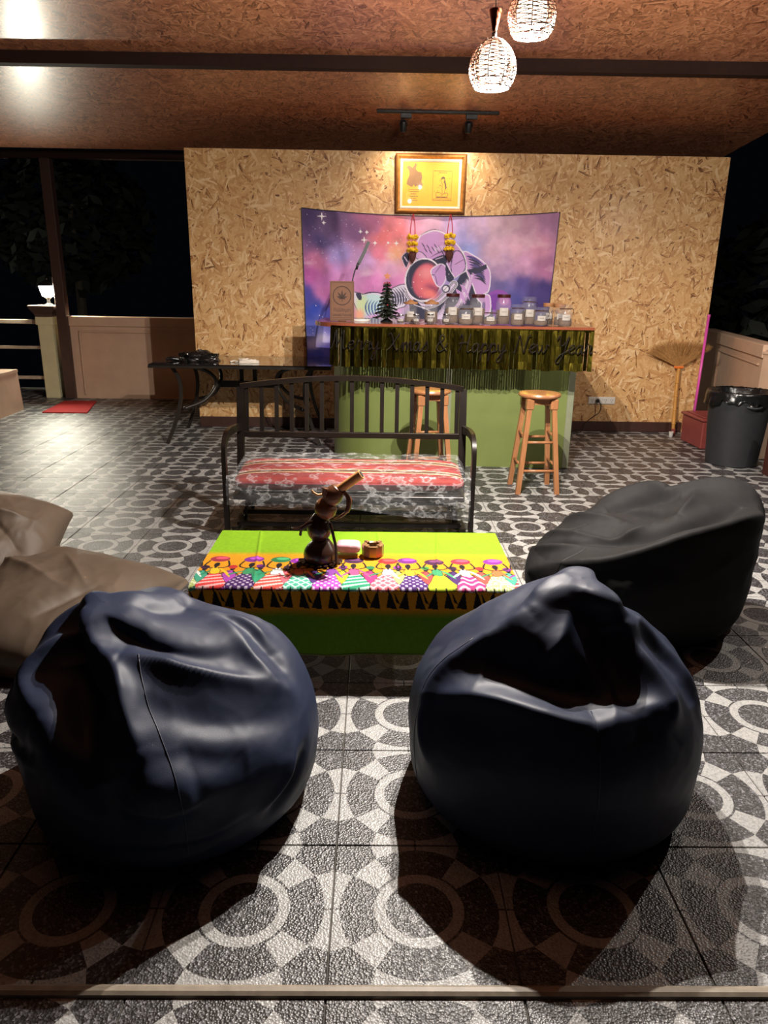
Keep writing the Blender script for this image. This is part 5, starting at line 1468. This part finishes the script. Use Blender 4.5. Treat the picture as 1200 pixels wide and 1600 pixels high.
# left navy bag
bean_bag('navy blue bean bag nearest on the left with slumped folded top', (-0.460, 0.640, 0), M['blue_bag'], M['seam_blue'],
  [(-72, 0.30, 0.84), (-150, 0.3, 0.70)], G_,
  prof=[(0.001, 0), (0.20, 0), (0.31, 0.002), (0.375, 0.05), (0.395, 0.13), (0.398, 0.22), (0.382, 0.31), (0.345, 0.38), (0.285, 0.425), (0.215, 0.46), (0.15, 0.49), (0.105, 0.515), (0.082, 0.538), (0.055, 0.555), (0.001, 0.56)],
  shift=(-0.16, 0.0), tilt=(-0.10, 0.28), seed=1.0, gather=(0.30, 4, 0.86), lump=0.018, wr=0.0035,
  folds=[([(-85, 0.86), (-62, 0.81), (-40, 0.75), (-12, 0.63)], 0.062, 0.026, 'r'), ([(-78, 0.77), (-50, 0.68), (-22, 0.58)], -0.030, 0.050, 'g'),
         ([(-122, 0.92), (-100, 0.88), (-88, 0.84), (-84, 0.75), (-82, 0.64)], 0.050, 0.024, 'r'), ([(-124, 0.86), (-112, 0.77), (-104, 0.68), (-98, 0.56)], -0.085, 0.055, 'g'),
         ([(-86, 0.575), (-78, 0.56), (-66, 0.565)], 0.048, 0.055, 'g'), ([(-70, 0.64), (-60, 0.60), (-46, 0.57)], -0.020, 0.035, 'g'), ([(-92, 0.54), (-78, 0.515), (-64, 0.53)], 0.026, 0.018, 'r'),
         ([(-148, 0.90), (-158, 0.80), (-150, 0.71), (-126, 0.67)], 0.056, 0.026, 'r'), ([(-160, 0.66), (-148, 0.62), (-132, 0.60)], 0.030, 0.050, 'g'),
         ([(-172, 0.54), (-150, 0.565), (-126, 0.60)], -0.026, 0.022, 'g'), ([(-168, 0.52), (-146, 0.545), (-124, 0.57)], 0.018, 0.014, 'r'),
         ([(-28, 0.52), (-36, 0.47), (-48, 0.43)], 0.022, 0.014, 'r'), ([(-20, 0.50), (-30, 0.45), (-42, 0.41)], -0.018, 0.022, 'g'),
         ([(-50, 0.45), (-75, 0.42), (-105, 0.43)], 0.012, 0.014, 'r'), ([(-55, 0.40), (-80, 0.375), (-110, 0.38)], 0.010, 0.014, 'r'), ([(-48, 0.425), (-78, 0.40), (-108, 0.405)], -0.010, 0.016, 'g'),
         ([(20, 0.80), (-6, 0.73), (-14, 0.66)], 0.034, 0.020, 'r'), ([(50, 0.82), (22, 0.76), (4, 0.68)], 0.036, 0.020, 'r'), ([(35, 0.78), (8, 0.72), (-4, 0.64)], -0.026, 0.024, 'g'), ([(75, 0.84), (50, 0.76), (30, 0.68)], 0.030, 0.024, 'r')])
# right navy bag
bean_bag('navy blue bean bag nearest on the right with knotted peak', (0.590, 0.672, 0), M['blue_bag'], M['seam_blue'],
  [(-88, 0.28, 0.70), (-165, 0.3, 0.74)], G_,
  prof=[(0.001, 0), (0.22, 0), (0.325, 0.002), (0.385, 0.05), (0.397, 0.13), (0.398, 0.23), (0.378, 0.32), (0.335, 0.395), (0.265, 0.455), (0.195, 0.505), (0.14, 0.548), (0.108, 0.582), (0.092, 0.61), (0.06, 0.632), (0.001, 0.638)],
  shift=(0.05, 0.0), tilt=(-0.03, 0.16), seed=2.0, gather=(0.26, 3, 0.90), lump=0.016, wr=0.003,
  folds=[([(-158, 0.60), (-135, 0.66), (-105, 0.665), (-88, 0.66)], 0.050, 0.028, 'r'), ([(-150, 0.70), (-120, 0.74), (-95, 0.73), (-75, 0.70)], -0.070, 0.070, 'g'),
         ([(-88, 0.66), (-70, 0.67), (-52, 0.66)], 0.030, 0.035, 'g'), ([(-60, 0.86), (-62, 0.76), (-66, 0.68)], -0.060, 0.050, 'g'),
         ([(-45, 0.88), (-44, 0.76), (-48, 0.66), (-56, 0.62)], 0.045, 0.030, 'r'), ([(-150, 0.88), (-160, 0.76), (-165, 0.64), (-160, 0.56)], 0.045, 0.032, 'r'),
         ([(-165, 0.60), (-158, 0.52), (-150, 0.46)], 0.022, 0.024, 'r'), ([(-20, 0.84), (-22, 0.72), (-30, 0.60)], -0.024, 0.04, 'g'),
         ([(-5, 0.84), (-12, 0.72), (-20, 0.60)], 0.022, 0.03, 'g'), ([(30, 0.84), (15, 0.72), (8, 0.6)], 0.025, 0.028, 'r'),
         ([(-110, 0.90), (-112, 0.82), (-120, 0.76)], 0.03, 0.022, 'r')])
# black bag
bean_bag('black canvas bean bag on the right behind the right navy one', (1.195, 1.76, 0), M['black_bag'], M['seam_black'],
  [(-150, 0.3, 0.72), (165, 0.3, 0.80)], G_,
  prof=[(0.001, 0), (0.24, 0), (0.34, 0.002), (0.41, 0.05), (0.452, 0.13), (0.462, 0.23), (0.45, 0.34), (0.41, 0.42), (0.33, 0.465), (0.22, 0.475), (0.11, 0.475), (0.05, 0.474), (0.001, 0.474)],
  shift=(0.06, 0.0), tilt=(0.62, -0.05), seed=3.0, gather=(0.0, 5, 0.85), lump=0.022, wr=0.004, ay=0.86,
  folds=[([(-172, 0.55), (-130, 0.655), (-90, 0.69), (-50, 0.69), (-14, 0.63)], 0.080, 0.030, 'r'), ([(175, 0.74), (-120, 0.80), (-60, 0.79), (-18, 0.72)], -0.080, 0.050, 'g'),
         ([(-12, 0.60), (6, 0.68), (30, 0.74), (60, 0.80)], 0.075, 0.030, 'r'), ([(-22, 0.52), (-14, 0.44), (-20, 0.37)], -0.055, 0.032, 'g'), ([(-4, 0.43), (-12, 0.37), (-24, 0.33)], 0.045, 0.045, 'g'),
         ([(105, 0.64), (80, 0.72), (60, 0.78)], 0.085, 0.030, 'r'), ([(118, 0.76), (90, 0.80), (40, 0.84)], -0.060, 0.036, 'g'), ([(85, 0.62), (60, 0.66), (35, 0.65)], -0.04, 0.04, 'g'),
         ([(150, 0.62), (172, 0.72), (-150, 0.80), (-110, 0.90)], 0.050, 0.020, 'r'), ([(162, 0.58), (-176, 0.66), (-155, 0.72)], 0.040, 0.018, 'r'), ([(170, 0.64), (-165, 0.72), (-140, 0.78)], -0.030, 0.022, 'g'),
         ([(132, 0.66), (150, 0.78), (-170, 0.90)], 0.050, 0.022, 'r'), ([(125, 0.74), (110, 0.88), (-60, 0.95)], -0.05, 0.030, 'g'), ([(30, 0.82), (-10, 0.88), (-70, 0.90)], 0.05, 0.022, 'r')])
# taupe bag: slumped backrest and a wide flat seat
t = thing('bean_bag', 'taupe leatherette bean bag lounger slumped at the left edge', 'bean bag', (-1.40, 1.58, 0), 0, G_)
def soft_slab(hx, hy, h, seed, corner=0.25, dome=0.6, lump=0.02, folds=()):
    nx, ny = 150, 110
    U, V = np.meshgrid(np.linspace(-1, 1, nx), np.linspace(-1, 1, ny))
    rr = (np.abs(U)**4+np.abs(V)**4)**0.25
    # map square to a pillow plan with pulled-out corners
    k_ = 1-0.10*(1-np.abs(U)**2)*np.abs(V)**6*0-0.0*U
    x = U*hx*(1-0.07*(1-V**2)*np.abs(U)**8); y = V*hy*(1-0.07*(1-U**2)*np.abs(V)**8)
    e = np.clip((1-U**2)*(1-V**2), 0, 1)
    top = h*e**0.36
    nz = np.zeros(x.shape)
    for i in range(ny):
        for j in range(nx): nz[i, j] = noise.noise(Vector((x[i, j]*4+seed, y[i, j]*4, 0)))+0.35*(noise.ridged_multi_fractal(Vector((x[i, j]*7+seed, y[i, j]*5, 0.3)), 1.0, 2.0, 3, 1.0, 2.0)-1)
    top = top+lump*nz*e**0.4
    for (x0, y0, x1, y1, am, wd) in folds:
        ex, ey = x1-x0, y1-y0; l2 = ex*ex+ey*ey
        tq = np.clip(((x-x0)*ex+(y-y0)*ey)/l2, 0, 1); d = np.hypot(x-x0-tq*ex, y-y0-tq*ey)
        top = top+am*np.exp(-d/wd)*np.sin(PI*np.clip(tq, .05, .95))
    bot = -0.30*h*e**0.4
    T_ = np.stack([x, y, top], -1); Bm = np.stack([x, y, bot], -1)
    vs = np.concatenate([T_.reshape(-1, 3), Bm.reshape(-1, 3)]); fs = []; o = nx*ny
    for i in range(ny-1):
        for j in range(nx-1):
            a = i*nx+j; fs.append((a, a+1, a+nx+1, a+nx)); fs.append((o+a, o+a+nx, o+a+nx+1, o+a+1))
    for j in range(nx-1): fs.append((j, o+j, o+j+1, j+1)); a = (ny-1)*nx+j; fs.append((a, a+1, o+a+1, o+a))
    for i in range(ny-1): a = i*nx; fs.append((a, a+nx, o+a+nx, o+a)); a = i*nx+nx-1; fs.append((a, o+a, o+a+nx, a+nx))
    return vs, fs
vs, fs = soft_slab(0.56, 0.40, 0.20, 2.0, lump=0.022, folds=[(-.2, .1, .25, -.05, .03, .03), (.1, .2, .3, .0, .02, .02), (.35, .05, .2, -.25, -.03, .03)])
o = MB().add(vs, fs).build('seat', M['grey_bag'], t, True); o.location = (0.06, 0.0, 0.085); o.rotation_euler = (0.14, 0.10, -0.12)
vs, fs = soft_slab(0.42, 0.32, 0.24, 7.0, lump=0.03, folds=[(-.2, .05, .3, .1, .05, .03), (-.3, -.1, .25, -.15, .03, .03), (.0, .2, .3, -.1, -.03, .04)])
o = MB().add(vs, fs).build('backrest', M['grey_bag'], t, True); o.location = (-0.27, 0.16, 0.27); o.rotation_euler = (0.55, 0.25, 0.25)

# ================================================================ right-hand corner
t = thing('grass_broom', 'thai grass broom standing fan upward against the strand board wall', 'broom', (2.985, 5.92, 0))
bp = [(0.0, -0.03, 0.0), (0.0, 0.0, 0.2), (0.0, 0.03, 0.42), (0.005, 0.05, 0.63)]
MB().sweep(crom(bp, 8), 0.0165, n=12).build('handle', M['bamboo'], t, True)
for z, y in ((0.11, -0.012), (0.24, 0.006), (0.37, 0.024), (0.50, 0.038)):
    o = MB().lathe([(0.0165, -0.008), (0.020, -0.003), (0.020, 0.003), (0.0165, 0.008)], 12).build('node', M['bamboo'], t, True); o.location = (0.001, y, z)
MB().sweep([(0.0, -0.034, 0.0), (0.0, -0.026, 0.06)], 0.019, n=12).build('end_cap', M['red_box'], t, True)
mb = MB()
for i in range(5): mb.ball((-0.036+0.019*i, 0.045, 0.645), 0.012, 8, 6)
mb.sweep([(-0.035, 0.05, 0.64), (0.045, 0.05, 0.64)], 0.011, n=8)
mb.build('binding', M['orange'], t, True)
g = random.Random(44); mb = MB()
for i in range(520):
    f = (i+g.random())/520; a = -1.12+2.0*f+g.uniform(-.05, .05)
    L = 0.275*(1.0+0.30*abs(math.sin(a))**1.3)+g.uniform(-.03, .02)
    b = Vector((0.006+0.030*math.sin(a), 0.05+g.uniform(-.008, .008), 0.65))
    tip = b+Vector((L*math.sin(a), g.uniform(-.045, .012), L*math.cos(a)*0.86)); mid = (b+tip)/2+Vector((g.uniform(-.008, .008), g.uniform(-.012, .006), 0.008))
    w_ = Vector((math.cos(a), 0, -math.sin(a)))*0.0016
    mb.add([b-w_, b+w_, mid+w_, tip+w_*0.3, tip-w_*0.3, mid-w_], [(0, 1, 2, 5), (5, 2, 3, 4)])
o = mb.build('bristles', M['straw'], t); o['kind'] = 'stuff'

t = thing('pink_pole', 'bright pink pole leaning at the right end of the strand board wall', 'pole', (3.12, 5.80, 0))
MB().sweep([(0.0, 0.0, 0.02), (0.075, 0.14, 1.12)], 0.0125, n=12).build('shaft', M['pink'], t, True)
MB().sweep([(0.0745, 0.139, 1.11), (0.0765, 0.142, 1.135)], 0.015, n=12).build('end_grip', M['pink'], t, True)
MB().box((0.0, 0.0, 0.012), (0.16, 0.05, 0.024), bev=0.006).build('head', M['pink'], t)

t = thing('storage_box', 'maroon plastic storage box with lid on the floor beside the bin', 'box', (3.115, 5.44, 0), 0.02)
MB().box((0, 0, 0.125), (0.30, 0.42, 0.25), bev=0.012, taper=1.04).build('tub', M['red_box'], t)
mb = MB().box((0, 0, 0.262), (0.34, 0.46, 0.026), bev=0.008); mb.build('lid', M['red_box'], t)
MB().box((0, 0, 0.279), (0.27, 0.39, 0.010), bev=0.005).build('lid_panel', M['red_box'], t)
for sy in (-1, 1): MB().box((0, sy*0.222, 0.235), (0.10, 0.016, 0.03), bev=0.004).build('latch', M['red_box'], t)
t = thing('small_cup', 'tiny white cup on the tiles beside the broom foot', 'cup', (2.945, 5.70, 0))
t.location = (2.93, 5.80, 0)
MB().lathe([(0.016, 0), (0.018, 0.002), (0.022, 0.045), (0.0195, 0.045), (0.016, 0.004), (0.002, 0.004)], 16).build('wall', M['white_plastic'], t, True, 0.7)
MB().lathe([(0.0225, 0.043), (0.0235, 0.046), (0.0225, 0.049), (0.021, 0.046)], 16).build('rim', M['white_plastic'], t, True)

t = thing('waste_bin', 'charcoal round waste bin lined with black plastic on the right', 'bin', (3.015, 4.735, 0))
MB().lathe([(0.19, 0.0), (0.196, 0.006), (0.205, 0.12), (0.238, 0.545), (0.243, 0.56), (0.248, 0.562), (0.248, 0.582), (0.235, 0.586), (0.228, 0.57), (0.195, 0.03), (0.002, 0.03)], 48).build('barrel', M['bin_plastic'], t, True, 0.6)
nth, nr = 140, 16; vs = []; fs = []
for i in range(nr):
    f = i/(nr-1)
    for j in range(nth):
        a = 2*PI*j/nth
        n1 = noise.noise(Vector((math.cos(a)*4, math.sin(a)*4, f*2.5))); n2 = noise.noise(Vector((math.cos(a)*13, math.sin(a)*13, f*4)))
        dropl = 0.075*(1+0.7*n1)+ (0.03 if math.cos(a-2.9) > 0.7 else 0)
        if f < 0.35: q = f/0.35; r = 0.16+0.075*q; z = 0.40+0.19*q
        elif f < 0.5: q = (f-0.35)/0.15; r = 0.235+0.02*q; z = 0.592+0.006*math.sin(q*PI)
        else: q = (f-0.5)/0.5; r = 0.256+0.010*q+0.010*n2*q+0.006*n1; z = 0.592-dropl*q
        vs.append((r*math.cos(a), r*math.sin(a), z+0.006*n2))
for i in range(nr-1):
    for j in range(nth): fs.append((i*nth+j, i*nth+(j+1) % nth, (i+1)*nth+(j+1) % nth, (i+1)*nth+j))
MB().add(vs, fs).build('liner', M['liner'], t, True)
mb = MB().sweep(crom([(-0.06, -0.243, 0.50), (-0.03, -0.258, 0.49), (0.03, -0.258, 0.49), (0.06, -0.243, 0.50)], 5), 0.008, n=8); mb.build('handle', M['bin_plastic'], t, True)
MB().box((-0.005, -0.240, 0.505), (0.05, 0.006, 0.014)).build('handle_glint', M['white_plastic'], t)  # small white bar standing in for a glint at the handle

t = thing('parapet_pilaster', 'pale square pilaster at the end of the right parapet behind the bin', 'pillar', (3.345, 4.93, 0), 0.2)
MB().box((0, 0, 0.43), (0.13, 0.13, 0.86), bev=0.006).build('shaft', M['render'], t)
MB().box((0, 0, 0.870), (0.145, 0.145, 0.022), bev=0.004).build('cap', M['render'], t)

t = thing('brown_cabinet', 'dark brown wooden cabinet edge cut off at the right of the picture', 'cabinet', (3.27, 4.22, 0))
MB().box((0, 0, 0.20), (0.36, 0.30, 0.40), bev=0.004).build('carcass', M['brown_wood'], t)
MB().box((0, 0, 0.41), (0.38, 0.32, 0.02), bev=0.004).build('top', M['brown_wood'], t)
d_ = MB().box((0.0, -0.155, 0.20), (0.32, 0.012, 0.34), bev=0.003).build('door', M['brown_wood'], t)
MB().ball((0.10, -0.168, 0.22), 0.012, 10, 8).build('knob', M['chrome'], d_, True)
